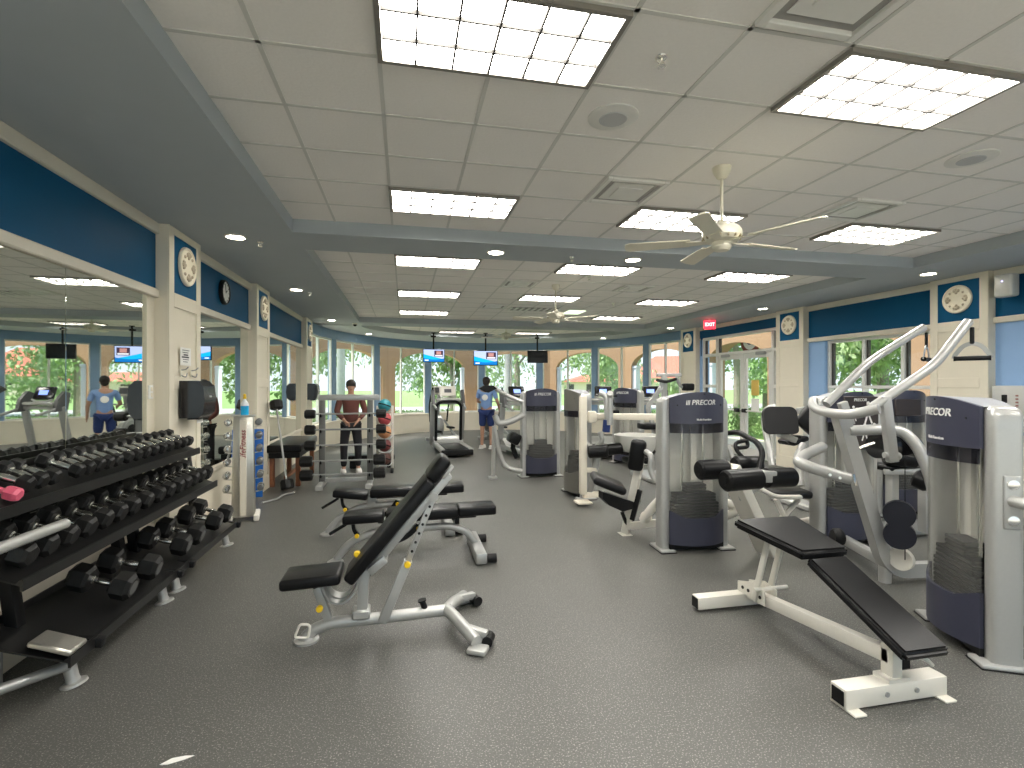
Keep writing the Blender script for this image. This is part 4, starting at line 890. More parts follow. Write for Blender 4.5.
for x in (2.34, 2.52): g = G(); g.cyl((x, 2.083, .06), (x, 2.077, .06), .013, n=12); g.build('bolt', steel, ab, world=True)

# ================= SELECTORISED MACHINES ==========================================================
TW = .70
def shellpanel(g, a, z0, z1, y0, bulge, th=.012, n=18):
    """bowed panel from x=-a to a; z0, z1 may be functions of x/a"""
    f0 = z0 if callable(z0) else (lambda q: z0); f1 = z1 if callable(z1) else (lambda q: z1); vs = []
    for off in (0, th):
        for zf in (f0, f1):
            for i in range(n + 1):
                q = -1 + 2 * i / n; vs.append((q * a, y0 - bulge * (1 - q * q) + off, zf(q)))
    m = n + 1; fs = []
    for i in range(n):
        fs += [(i, i + 1, m + i + 1, m + i), (2 * m + i, 3 * m + i, 3 * m + i + 1, 2 * m + i + 1), (i, 2 * m + i, 2 * m + i + 1, i + 1), (m + i, m + i + 1, 3 * m + i + 1, 3 * m + i)]
    fs += [(0, m, 3 * m, 2 * m), (n, 2 * m + n, 3 * m + n, m + n)]
    return g.add(vs, fs)
mat('olive_grey', (.13, .128, .11), .5, .1, .05, 10)
def tower(root, word='PRECOR', sub=True, dk=False):
    """weight-stack tower, front toward local -y"""
    a = TW / 2 - .075; y0, bl = -.10, .10
    for s in (-1, 1):
        g = G(); pl = []
        for k in range(20):
            t = 2 * PI * k / 20; c_, s_ = math.cos(t), math.sin(t); pl.append((math.copysign(abs(c_) ** .5, c_) * .048, math.copysign(abs(s_) ** .5, s_) * .078))
        x = s * (TW / 2 - .048); rings = [(.02, 1, 0), (1.34, 1, 0), (1.42, .98, -.003), (1.455, .85, -.012), (1.475, .55, -.026)]
        vs = [(x + u * k_ + s * sh, v * (1 if k_ > .9 else k_ + .1), z) for z, k_, sh in rings for u, v in pl]; n = 20
        fs = [(j * n + i, j * n + (i + 1) % n, (j + 1) * n + (i + 1) % n, (j + 1) * n + i) for j in range(len(rings) - 1) for i in range(n)] + [tuple(range(n)), tuple((len(rings) - 1) * n + i for i in range(n))]
        g.add(vs, fs); g.build('side_post', silver if not dk else steel, root)
        g = G(); g.box((x, 0, .014), (.15, .28, .028), None, .013, 2); g.build('foot', silver, root)
        g = G(); g.box((x, 0, .004), (.16, .29, .008), None, .003, 1); g.build('foot_pad', black, root)
    arch = lambda q: 1.525 - .055 * abs(q) ** 2.2
    g = G(); shellpanel(g, a, 1.225, arch, y0, bl, .02)
    pm = MATS.get('olive_grey') if dk else purple
    cap = g.build('top_cap', pm, root)
    vs = []; n = 18                                            # its lid
    for q in [-1 + 2 * i / n for i in range(n + 1)]: vs += [(q * a, y0 - bl * (1 - q * q) + .004, arch(q)), (q * a, .07, arch(q) - .01), (q * a, .07, arch(q) - .2)]
    fs = [];
    for i in range(n): fs += [(3 * i, 3 * i + 3, 3 * i + 4, 3 * i + 1), (3 * i + 1, 3 * i + 4, 3 * i + 5, 3 * i + 2)]
    g = G(); g.add(vs, fs); g.build('lid', mat('lid_grey', (.34, .35, .38), .4, .2) if 'lid_grey' not in MATS else MATS['lid_grey'], cap)
    g = G(); shellpanel(g, a, .34, 1.235, y0 + .004, bl - .006, .006); g.build('shroud', smoky, root)
    g = G(); shellpanel(g, a, 1.135, 1.232, y0 + .0015, bl - .001, .002); g.build('cap_band', dusky, root)
    scoop = lambda q: .335 + .06 * max(0, abs(q) - .55) / .45
    g = G(); shellpanel(g, a, .075, scoop, y0, bl, .02); g.build('base_cover', pm, root)
    g = G(); g.box((0, .0, .05), (2 * a, .2, .05)); g.build('base_plate', black, root)
    g = G(); g.box((0, .066, .75), (2 * a, .008, 1.2)); g.build('rear_shroud', MATS.get('rear_grey') or mat('rear_grey', (.62, .62, .58), .5, 0, .05, 10), root)
    g = G()
    for k in range(16): g.box((0, -.03, .10 + k * .029), (.46 if k < 13 else .40, .13, .025), None, .004, 1)
    for k in range(3): g.box((0, -.03, .565 + k * .029), (.21, .12, .025), None, .004, 1); g.build('weight_stack', MATS.get('stack_grey') or mat('stack_grey', (.03, .03, .03), .5, .2), root)
    g = G(); [g.cyl((x, -.01, .1), (x, -.01, 1.32), .011, n=10) for x in (-.11, .11)]; g.build('guide_rods', chrome, root)
    g = G(); g.box((.01, -.005, .97), (.055, .03, .62)); g.build('cable_cover', MATS.get('pale_grey') or mat('pale_grey', (.66, .65, .60), .4), root)
    if word:
        for body, sz, zc, sh, nm in ((word, .066, 1.425, .18, 'lettering'),) + ((('Multi-Function', .026, 1.265, 0, 'small_lettering'),) if sub else ()):
            g = textgeo(body, sz, .0015, sh); g2 = G()
            for v in g.v: q = (v.x + .02) / a; g2.v.append(Vector((v.x + .02, y0 - bl * (1 - q * q) - .003 - v.z, zc + v.y)))
            g2.f = g.f; g2.build(nm, MATS.get('print_white') or mat('print_white', (.72, .72, .70), .5), cap, smooth=False, fix=False)
        g = G(); q0 = -.128
        for k in range(3):
            x = q0 + k * .012 - .02; q = x / a; y_ = y0 - bl * (1 - q * q) - .003
            g.add([(x - .004, y_, 1.402), (x + .004, y_, 1.402), (x + .012, y_, 1.448), (x + .004, y_, 1.448)], [(0, 1, 2, 3)])
        g.build('logo_bars', MATS['print_white'], cap, smooth=False, fix=False)
    g = G(); [g.cyl((x, y0 - bl * (1 - (x / a) ** 2) - .001, z), (x, y0 - bl * (1 - (x / a) ** 2) - .004, z), .007, n=10) for x, z in ((-.22, 1.40), (0.02, 1.505), (.22, 1.40))]; g.build('screws', black, cap)
def W3(root): return lambda g, name, m_, **k: g.build(name, m_, root, world=True, **k)
def roller(root, a, b, r, caps=True):
    a, b = Vector(a), Vector(b); d = (b - a).normalized(); L = (b - a).length; g = G()
    g.lathe([(0, 0), (r * .8, 0), (r, r * .22), (r, L - r * .22), (r * .8, L), (0, L)], a, d, 22); p = g.build('roller', padm, root, world=True)
    for u, v in ((a - d * .004, a + d * .01), (b - d * .01, b + d * .004)): g = G(); g.cyl(u, v, r * .42, n=14); g.build('end_cap', black, p, world=True)
# --- the machine in the middle: tower with a tilted seat behind it
m1 = thing('exercise_machine', 'weight machine in the middle, plum-capped tower with a tilted seat beside it', 'exercise machine', (2.745, 4.50, 0), math.radians(-3)); tower(m1); Wb = W3(m1)
S = Vector((2.16, 5.12, 0))
p0, p1, p2 = at(625, 531, 5.42), at(641, 470, 5.3), at(634, 448, 5.25)
g = G(); g.bar(at(625, 533, 5.42), at(640, 462, 5.32), .07, .08, .01); g.box(at(625, 535, 5.42) + Vector((0, 0, .0)), (.13, .16, .03), None, .01, 1); Wb(g, 'seat_mast', white)
g = G(); g.bar(at(628, 526, 5.4), at(662, 522, 5.1), .07, .07, .01); Wb(g, 'base_beam', white)
g = G(); g.box(at(637, 455, 5.22), (.16, .11, .33), (math.radians(8), math.radians(8), math.radians(-20)), .045, 3); Wb(g, 'chest_pad', padm)
g = G(); g.box(at(608, 483, 5.25), (.36, .30, .085), (math.radians(6), math.radians(22), math.radians(-10)), .04, 3); Wb(g, 'seat', padm)
g = G(); a_, b_ = at(605, 493, 5.3), at(634, 512, 5.35); g.prism([(-.17, .09), (.18, -.03), (.2, -.09), (.05, -.12), (-.1, -.05), (-.17, .02)], -.06, .06, Matrix.Translation(at(616, 499, 5.3)) @ XZ); Wb(g, 'seat_carriage', black)
g = G(); g.bar(at(622, 512, 5.36), at(628, 528, 5.4), .03, .03); g.bar(at(640, 490, 5.25), at(632, 520, 5.3), .03, .05); Wb(g, 'adjusting_strut', black)
g = G(); g.tube([at(643, 450, 5.2), at(652, 455, 5.1), at(650, 470, 5.1), at(656, 482, 5.05)], .03, 10, .08); Wb(g, 'pivot_arm', silver)
g = G(); g.tube([at(643, 520, 5.2), at(652, 508, 5.1), at(660, 500, 5.05)], .045, 10, .05); g.ball(at(646, 517, 5.2), .06); Wb(g, 'ankle_arm', white)
# --- leg press machine with paddle grips
m3 = thing('exercise_machine', 'weight machine with a plum base and swept silver arms, in front of the treadmills', 'exercise machine', (2.30, 8.55, 0), math.radians(2)); tower(m3, 'PRECOR', False); Wb = W3(m3)
g = G(); g.tube([at(523, 402, 8.7), at(508, 396, 8.7), at(496, 389, 8.6)], .035, 8); Wb(g, 'upper_arm', silver)
g = G(); g.prism([(-.14, .0), (-.05, .055), (.1, .05), (.16, .0), (.02, -.07), (-.04, -.06)], -.06, .06, Matrix.Translation(at(487, 388.5, 8.6)) @ XZ); Wb(g, 'paddle_grip', black)
g = G(); g.tube([at(523, 415, 8.7), at(510, 422, 8.65), at(498, 424, 8.6), at(495, 415, 8.6)], .055, 10, .1); Wb(g, 'press_arm', silver)
g = G(); g.tube([at(494, 426, 8.6), at(499, 452, 8.6), at(505, 468, 8.6), at(522, 471, 8.6)], .04, 10, .15); g.tube([at(494, 426, 8.6), at(493, 476, 8.6)], .035, 8); g.box(at(493, 477.5, 8.6), (.14, .2, .03)); Wb(g, 'side_frame', silver)
g = G(); g.tube([at(514, 436, 8.75), at(513, 448, 8.75), at(517, 458, 8.75)], .045, 8); g.box(at(514, 438, 8.7), (.2, .3, .2), (0, .5, 0), .05, 2); Wb(g, 'seat', padm)
# --- machine seen from its side, tower turned toward the mirrors
m4 = thing('exercise_machine', 'weight machine seen edge-on, grey curved tower side with a long cream beam', 'exercise machine', (2.455, 6.99, 0), -PI / 2); tower(m4, '', False, True); Wb = W3(m4)
g = G(); g.bar(at(590, 416.5, 6.85), at(668, 417, 6.9), .10, .085, .012); Wb(g, 'top_beam', creamt)
g = G(); g.box(at(592, 417, 6.75), (.12, .10, .16), None, .03, 2); g.box(at(583, 445, 6.66) + Vector((0, 0, 0)), (.10, .09, 1.30), None, .03, 2); g.box(at(583, 502, 6.66), (.2, .2, .03), None, .01, 1); Wb(g, 'head_block', creamt)
for s in (0, 1): g = G(); g.tube([at(600 + s * 10, 393, 6.8 - s * .4), at(606 + s * 4, 396, 6.75 - s * .3), at(608 + s * 2, 425, 6.7 - s * .3)], .04, 10, .06); Wb(g, 'grip_arm', steel)
g = G(); g.cyl(at(607, 420, 6.7), at(606, 432, 6.7), .05); Wb(g, 'grip', navy)
g = G(); g.bar(at(601, 444, 6.7), at(590, 492, 6.75), .10, .07, .01); Wb(g, 'lever', steel)
g = G(); g.tube([at(585, 442, 6.75), at(593, 450, 6.7), at(603, 441, 6.6), at(600, 432, 6.6)], .035, 10, .08); Wb(g, 'yoke', silver)
g = G(); g.bar(at(583, 495, 6.7), at(604, 494, 6.75), .08, .07, .008); g.bar(at(584, 470, 6.7), at(597, 470, 6.7), .06, .06, .006); Wb(g, 'lower_frame', creamt)
roller(m4, at(588, 452, 6.65), at(608, 451, 6.6), .085); roller(m4, at(606, 450, 6.9), at(622, 448, 6.9), .08)
g = G(); g.lathe([(0, .0), (.22, .0), (.27, .1), (.30, .24), (.285, .24), (.255, .1), (.21, .015), (0, .015)], at(636, 452, 7.0), n=28); Wb(g, 'seat_shell', MATS['rear_grey'])
g = G(); g.lathe([(.21, -.02), (.245, -.015), (.265, .02), (.262, .03), (.235, -.004), (.21, -.006)], at(636, 452.5, 6.98), n=28); Wb(g, 'shell_rim', black)
g = G(); g.box(at(637, 460, 6.9), (.34, .3, .08), None, .035, 3); Wb(g, 'seat', padm)
g = G(); g.bar(at(636, 463, 6.9), at(638, 508, 6.9), .09, .09, .01); Wb(g, 'seat_post', silver)
# --- towers farther back
m5 = thing('exercise_machine', 'distant weight tower with a small dark cap, between the bow windows and the middle machine', 'exercise machine', (at(628, 384, 10.2).x, at(628, 384, 10.2).y, 0), math.radians(-62)); tower(m5, 'PRECOR', False)
Wb = W3(m5); g = G(); g.tube([at(614, 405, 9.9), at(612, 396, 9.8), at(617, 396, 9.8)], .02, 8); g.box(at(616, 415, 9.9), (.12, .1, .2), None, .03, 2); Wb(g, 'grip_arm', black)
m6 = thing('chin_up_station', 'silver chin-up and dip frame rising behind the middle machine tower', 'exercise machine', (at(664, 384, 8.3).x, at(664, 384, 8.3).y, 0)); Wb = W3(m6); d6 = 8.3
g = G(); g.bar(at(656.5, 375, d6), at(681, 375, d6 + .05), .07, .06, .01); Wb(g, 'top_bar', silver)
g = G(); g.tube([at(664, 376, d6), at(661, 388, d6), at(648, 406, d6), at(648, 410, d6), at(654, 428, d6), at(654, 470, d6)], 0, rect=(.075, .06), rad=.1); g.tube([at(664, 377, d6 + .5), at(664, 470, d6 + .5)], 0, rect=(.08, .08)); Wb(g, 'mast', silver)
g = G(); g.tube([at(657, 380, d6), at(666, 382, d6 - .2), at(676, 379, d6)], .025, 8, .05); Wb(g, 'pull_bar', black)
g = G(); g.tube([at(676, 377, d6), at(680, 386, d6), at(688, 390, d6)], .025, 8, .05); Wb(g, 'side_arm', steel)
g = G(); g.box(at(688, 387, d6), (.19, .12, .12), None, .03, 2); Wb(g, 'elbow_pad', padm)
g = G(); g.box(at(650, 426, d6), (.34, .3, .10), None, .03, 2); Wb(g, 'knee_pad', padm)
g = G(); g.box((at(660, 384, d6 + .3).x, at(660, 384, d6 + .3).y, .04), (.7, .9, .08), None, .02, 1); Wb(g, 'base', steel)
# --- seated leg machine with big black rollers
m2 = thing('leg_machine', 'seated leg machine with fat black rollers and a black backrest', 'exercise machine', (3.4, 4.6, 0)); Wb = W3(m2)
roller(m2, at(698, 470, 4.35), at(727, 469, 4.4), .085); roller(m2, at(724, 481, 4.15), at(760, 478, 4.25), .088); roller(m2, at(764, 478, 4.55), at(793, 477, 4.65), .088); roller(m2, at(734, 465, 4.8), at(760, 465, 4.85), .085)
g = G(); g.bar(at(728, 466, 4.5), at(768, 552, 4.7), .20, .10, .012); g.bar(at(722, 464, 4.5), at(740, 480, 4.5), .10, .1, .01); Wb(g, 'lever_mast', white)
g = G(); g.bar(at(738, 498, 4.55), at(772, 478, 4.6), .05, .05); g.bar(at(758, 476, 4.5), at(772, 476, 4.55), .12, .10, .01); Wb(g, 'roller_axle', silver)
g = G(); g.tube([at(726, 433, 5.3), at(738, 432, 5.2), at(757, 442, 4.8), at(763, 452, 4.7), at(759, 471, 4.6)], .027, 10, .12); Wb(g, 'handle_bar', black)
g = G(); g.tube([at(746, 461, 5.1), at(736, 450, 5.15), at(735, 443, 5.2), at(747, 440, 5.2), at(748, 447, 5.2), at(738, 448, 5.15)], .02, 8, .06); Wb(g, 'rear_handle', black)
g = G(); g.bar(at(728, 446, 5.2), at(734, 463, 5.1), .04, .04); Wb(g, 'handle_stay', silver)
pl = []
for cx_, cz_, a0 in ((.10, .07, 0), (-.10, .07, 90), (-.13, -.10, 180), (.13, -.10, 270)):
    for k in range(7): t_ = math.radians(a0 + 15 * k); r_ = .075 if cz_ > 0 else .045; pl.append((cx_ + r_ * math.cos(t_), cz_ + r_ * math.sin(t_)))
g = G(); g.prism(pl, -.03, .03, Matrix.Translation(at(780, 420.5, 5.45)) @ Euler((math.radians(-12), 0, math.radians(-14))).to_matrix().to_4x4() @ XZ); Wb(g, 'backrest', mat('black_mesh', (.012, .012, .013), .8))
g = G(); g.tube([at(772, 466, 5.3), at(764, 420, 5.52), at(766, 409, 5.56), at(775, 407, 5.56)], .034, 10, .06); g.bar(at(779, 434, 5.5), at(795, 440, 5.5), .09, .06); Wb(g, 'back_frame', silver)
g = G(); g.tube([at(803, 445, 5.5), at(797, 456, 5.35), at(798, 466, 5.3), at(801, 486, 5.2)], .036, 10, .1); Wb(g, 'side_frame', silver)
g = G(); g.box(at(786, 492, 5.15), (.38, .34, .08), (0, 0, -.2), .036, 3); Wb(g, 'seat', padm)
g = G(); g.tube([at(761, 489, 4.95), at(775, 497, 4.92), at(800, 497, 4.95), at(811, 494, 5.65)], .022, 8, .1); g.tube([at(776, 499, 5.0), at(784, 516, 5.0), at(798, 500, 5.2)], .026, 8, .03); Wb(g, 'seat_rail', white)
g = G(); g.tube([at(807, 495, 5.45), at(816, 504, 5.65), at(816, 518, 5.65), at(802, 522, 5.5), at(780, 524, 5.3)], .034, 10, .14); g.bar(at(784, 516, 5.0), at(785, 540, 5.0), .06, .06); Wb(g, 'base_frame', white)
g = G(); g.tube([at(720, 501, 5.35), at(736, 506, 5.3), at(736, 512, 5.3), at(720, 518, 5.35)], .045, 10, .12); Wb(g, 'cam_arm', white)
# --- machine with a slanted pad, behind
m7 = thing('arm_curl_machine', 'machine with a slanted black pad behind the black backrest', 'exercise machine', (4.6, 5.9, 0)); Wb = W3(m7)
g = G(); g.bar(at(804, 430, 6.6), at(828, 403, 6.6), .11, .34, .03); Wb(g, 'arm_pad', padm)
g = G(); g.bar(at(797, 411, 6.7), at(822, 407, 6.7), .06, .08, .01); g.bar(at(800, 445, 6.7), at(828, 441, 6.7), .14, .2, .02); g.bar(at(806, 445, 6.7), at(806, 508, 6.7), .1, .1, .01); g.box((at(806, 500, 6.7).x, at(806, 500, 6.7).y, .04), (.5, .8, .08), None, .02, 1); Wb(g, 'frame', silver)
g = G(); g.box(at(793, 440, 6.6), (.25, .3, .07), (0, -.3, 0), .03, 2); Wb(g, 'seat', padm)
g = G(); g.tube([at(788, 443, 6.5), at(792, 437, 6.5), at(800, 437, 6.5)], .02, 8); Wb(g, 'handle', black)
# --- cable machine with long raised arms
m8 = thing('cable_machine', 'cable machine with two long silver arms reaching up over the near tower', 'exercise machine', (4.36, 4.36, 0)); tower(m8, '', False); Wb = W3(m8)
g = G(); g.box((4.34, 4.135, 1.22), (.40, .02, .52), None, .006, 1); pl = g.build('instruction_placard', mat('placard_brown', (.035, .025, .022), .4), m8, world=True)
def figure(x, z, s):   # small exercise pictogram: a figure with arms and legs
    y = 4.122; g = G(); g.cyl((x, y, z + .085 * s), (x, y - .002, z + .085 * s), .016 * s, n=12)
    for a, b_, w in (((0, .065), (0, .0), .026), ((0, .06), (-.045, .03), .012), ((0, .06), (.05, .075), .012), ((-.006, 0), (-.03, -.07), .014), ((.006, 0), (.035, -.065), .014)): g.bar((x + a[0] * s, y, z + a[1] * s), (x + b_[0] * s, y, z + b_[1] * s), w * s, .002, 0, up=(0, 1, 0))
    g.build('pictogram', paper, pl, world=True, smooth=False)
for x, z, s in ((4.41, 1.30, 1.3), (4.24, 1.30, .9), (4.37, 1.12, 1.), (4.48, 1.12, 1.), (4.24, 1.10, .8)): figure(x, z, s)
g = textgeo('PRECOR', .04, .001, .15); g2 = G(); g2.add(g.v, g.f, Matrix.Translation((4.32, 4.122, 1.445)) @ Matrix.Rotation(PI / 2, 4, 'X')); g2.build('lettering', MATS['print_white'], pl, world=True, smooth=False, fix=False)
far_tip, near_tip = Vector((4.5, 3.66, 2.1)), Vector((4.24, 3.10, 2.08))
g = G(); g.tube([far_tip, (3.86, 3.60, 1.79), (3.42, 3.585, 1.43)], .034, 14, .12); Wb(g, 'cable_arm', silver)
g = G(); g.tube([near_tip, (3.92, 3.10, 1.744), (3.36, 3.12, 1.42)], .034, 14, .12); Wb(g, 'cable_arm', silver)
g = G(); g.tube([(3.40, 3.70, 1.46), (3.30, 3.60, 1.41), (3.25, 3.40, 1.37), (3.27, 3.20, 1.37), (3.34, 3.09, 1.41)], .038, 14, .12); g.cyl((3.34, 3.09, 1.41), (3.36, 3.05, 1.42), .036); Wb(g, 'shoulder_tube', silver)
g = G(); g.tube([(3.34, 3.38, 1.38), (3.76, 3.38, .20), (3.88, 3.37, .10), (4.5, 3.32, .09)], 0, rect=(.11, .075), rad=.14, up=(0, 1, 0)); g.cyl((3.80, 3.40, .0), (3.80, 3.40, .13), .045); Wb(g, 'main_frame', silver)
g = G(); g.bar((3.84, 3.40, .14), (4.15, 4.15, .10), .08, .08, .015); Wb(g, 'base_beam', silver)
for dp, x0, x1 in ((3.76, 887, 894), (4.25, 845, 862)):
    if dp < 4: g = G(); g.bar(at(884.5, 396, dp), at(892.5, 462, dp), .055, .07, .008); g.cyl(at(884, 455, dp), at(897, 456, dp), .022); g.ball(at(897, 456, dp), .03); Wb(g, 'drop_link', silver)
g = G(); g.bar(at(842, 402, 4.35), at(850, 425, 4.35), .055, .07, .008); Wb(g, 'drop_link', silver)
g = G(); g.tube([at(848, 431, 4.0), at(885, 429, 4.0), at(903, 431, 3.98), at(918, 446, 3.9), at(930, 474, 3.85), at(940, 520, 3.85), at(945, 568, 3.9)], .042, 12, .12); Wb(g, 'rear_tube', silver)
g = G(); g.cyl(at(877, 446, 4.1), at(890, 446, 4.15), .10, n=24); g.box(at(893, 438, 4.15), (.22, .1, .14), None, .03, 2); g.cyl(at(905, 445, 4.1), at(912, 447, 4.15), .085, n=24); Wb(g, 'swivel_pulley', gloss)
g = G(); g.tube([at(856, 449, 4.05), at(874, 443, 4.05)], .012, 8); Wb(g, 'adjusting_pin', chrome)
P_ = [at(850, 479, 3.95), at(812, 468, 3.98), at(798, 462.5, 4.02), at(803, 456, 4.2), at(822, 447, 4.5)]
g = G(); g.tube(P_, .045, 12, .10); Wb(g, 'lat_arm', silver)
g = G(); [g.cyl(at(x, y, 3.90), at(x, y, 3.87), .011, n=10) for x, y in ((830, 475), (840, 478))]; g.bar(at(853, 474, 3.88), at(856, 486, 3.86), .03, .01); Wb(g, 'fittings', chrome)
g = G(); g.lathe([(0, -.03), (.105, -.03), (.105, -.012), (.06, 0), (.105, .012), (.105, .03), (0, .03)], at(899, 514, 3.95), (.755, .656, 0), 26); g.lathe([(0, -.03), (.105, -.03), (.105, -.012), (.06, 0), (.105, .012), (.105, .03), (0, .03)], at(899.5, 535, 3.95), (.755, .656, 0), 26); g.box(at(899.5, 524, 3.95), (.12, .05, .2), (0, 0, -.86), .02, 2); Wb(g, 'floating_pulley', mat('navy_black', (.012, .013, .022), .35))
g = G(); g.cyl(at(905, 456, 3.95), at(905, 560, 3.95), .004, n=6); Wb(g, 'cable', black)
g = G(); g.lathe([(0, -.014), (.06, -.014), (.075, -.022), (.085, -.022), (.085, .022), (.075, .022), (.06, .014), (0, .014)], at(901.5, 559, 4.0), (.95, .3, 0), 26); Wb(g, 'base_pulley', white)
g = G(); g.lathe([(0, -.04), (.06, -.04), (.075, -.02), (.075, .02), (.06, .04), (0, .04)], at(837.5, 537, 4.35), (.9, -.3, 0), 20); Wb(g, 'foot_roller', black)
for tip, ang, nm in ((near_tip, -.94, 'in front of the round plaque pier'), (far_tip, .5, 'at the farther arm tip, seen edge-on')):
    h = thing('cable_stirrup', 'black-gripped stirrup handle hanging from the cable arm %s' % nm, 'cable handle', tip + Vector((.03, -.005, -.047)), ang, 'cable handles')
    g = G(); g.box((0, 0, -.06), (.028, .022, .13), None, .006, 1); g.build('strap', black, h)
    g = G(); g.tube([(-.105, 0, -.235), (-.10, 0, -.21), (-.055, 0, -.14), (0, 0, -.115), (.055, 0, -.14), (.10, 0, -.21), (.105, 0, -.235)], 0, rect=(.03, .006), rad=.05, up=(0, 1, 0)); g.build('bow', steel, h)
    g = G(); g.lathe([(0, -.108), (.021, -.108), (.017, -.09), (.018, 0), (.017, .09), (.021, .108), (0, .108)], (0, 0, -.235), (1, 0, 0), 16); g.build('grip', black, h)
# --- near tower at the edge of the frame
m9 = thing('exercise_machine', 'nearest weight tower at the edge of the frame, plum base and silver post toward us', 'exercise machine', (3.455, 2.51, 0), math.radians(-117)); tower(m9, 'PRECOR', True); Wb = W3(m9)
c9, s9 = math.cos(math.radians(-117)), math.sin(math.radians(-117)); ux, uy = Vector((c9, s9, 0)), Vector((-s9, c9, 0)); po = Vector((3.425, 2.52, 0)) + ux * (TW / 2 + .002)
g = G(); g.box((TW / 2 + .004, .01, .94), (.016, .08, .30), None, .03, 3); g.build('arm_plate', silver, m9)
for z in (.84, 1.04): g = G(); g.lathe([(0, 0), (.03, 0), (.028, .008), (.015, .012), (0, .012)], (TW / 2 + .012, .01, z), (1, 0, 0), 16); g.build('bolt', chrome, m9)
g = G(); g.tube([(TW / 2 + .0, .01, .95), (TW / 2 + .07, .03, .945), (TW / 2 + .12, .16, .935), (TW / 2 + .14, .5, .92)], .032, 12, .06); g.build('press_arm', silver, m9)
roller(m9, (3.95, 2.28, 1.12), (4.3, 2.2, 1.12), .075)
g = G(); g.bar((4.0, 2.26, 1.1), (4.0, 2.6, .06), .07, .07, .01); g.bar((3.5, 2.75, .05), (4.3, 2.5, .05), .08, .08, .01); Wb(g, 'seat_frame', silver)
# --- leg curl bench behind the cable machine
m10 = thing('leg_curl_bench', 'low machine with black rollers behind the cable machine pulleys', 'exercise machine', (5.2, 4.9, 0)); Wb = W3(m10)
roller(m10, at(884, 456, 5.4), at(918, 460, 5.3), .09); roller(m10, at(914, 477, 4.9), at(930, 484, 4.8), .09); roller(m10, at(884, 443, 5.8), at(912, 445, 5.7), .07)
g = G(); g.bar(at(884, 472, 5.4), at(922, 471, 5.3), .06, .06, .01); g.bar(at(892, 470, 5.5), at(892, 528, 5.5), .09, .09, .01); g.bar(at(925, 476, 5.2), at(925, 532, 5.2), .09, .09, .01); Wb(g, 'frame', silver)
g = G(); g.box(at(902, 466, 5.55), (.62, .30, .07), None, .03, 3); Wb(g, 'bench_pad', padm)
g = G(); q = at(892, 528, 5.5); g.box((q.x + .25, q.y, .03), (.7, .4, .06), None, .02, 1); Wb(g, 'base', steel)
m11 = thing('exercise_machine', 'weight tower with a dark placard, half hidden behind the cable machine', 'exercise machine', (5.95, 5.15, 0), math.radians(-5)); tower(m11, '', False)
g = G(); g.box((-.08, -.215, 1.32), (.34, .02, .20), None, .006, 1); pl = g.build('instruction_placard', MATS['placard_brown'], m11)
# ================= CARDIO =========================================================================
def treadmill(label, x, y, rz, arch=False):
    t = thing('treadmill', label, 'treadmill', (x, y, 0), rz, 'treadmills')
    g = G(); g.box((0, 0, .13), (.54, 1.56, .09), None, .02, 2); g.build('deck', black, t)
    g = G(); g.box((0, -.02, .178), (.46, 1.46, .008)); g.build('belt', rubber, t)
    for s in (-1, 1): g = G(); g.box((s * .31, 0, .15), (.10, 1.58, .10), None, .025, 2); g.build('side_rail', silver, t)
    g = G(); g.box((0, -.80, .11), (.70, .10, .12), None, .02, 2); g.build('rear_roller_cover', black, t)
    g = G(); g.prism([(.42, .06), (.98, .06), (.98, .16), (.80, .33), (.55, .30), (.42, .2)], -.35, .35, YZ); g.build('motor_hood', silver, t)
    for s in (-1, 1):
        g = G(); g.bar((s * .36, .78, .12), (s * .36, .55, 1.16), .07, .13, .02, up=(1, 0, 0)); g.build('upright', steel, t)
        g = G(); g.tube([(s * .36, .55, 1.12), (s * .36, .35, 1.1), (s * .34, .05, 1.02)], .028, 10, .1); g.build('handrail', steel, t)
        g = G(); g.prism([(.38, 1.06), (.66, 1.10), (.72, 1.42), (.60, 1.46), (.44, 1.3)], s * .36 - .035, s * .36 + .035, YZ); g.build('side_cowl', mat('cowl_grey', (.10, .10, .105), .4) if 'cowl_grey' not in MATS else MATS['cowl_grey'], t)
    if arch: g = G(); g.tube([(-.30, .5, .2), (-.30, .42, 1.08), (-.2, .40, 1.18), (.2, .40, 1.18), (.30, .42, 1.08), (.30, .5, .2)], .035, 10, .10); g.build('arched_rail', black, t)
    g = G(); g.bar((-.34, .52, 1.14), (.34, .52, 1.14), .06, .07, .01); g.box((0, .52, 1.22), (.6, .2, .07), None, .03, 2); g.build('tray', silver, t)
    g = G(); g.box((0, .60, 1.42), (.40, .06, .27), (math.radians(-22), 0, 0), .05, 3); cs = g.build('console', white if arch else gloss, t)
    g = G(); g.box((0, .563, 1.435), (.17, .006, .09), (math.radians(-22), 0, 0)); g.build('screen', lcdm if not arch else MATS['grey_screen'], cs, smooth=False)
    g = G(); g.tube([(-.2, .54, 1.30), (-.1, .50, 1.26), (.1, .50, 1.26), (.2, .54, 1.30)], .02, 8, .05); g.build('console_rim', silver, cs)
    return t
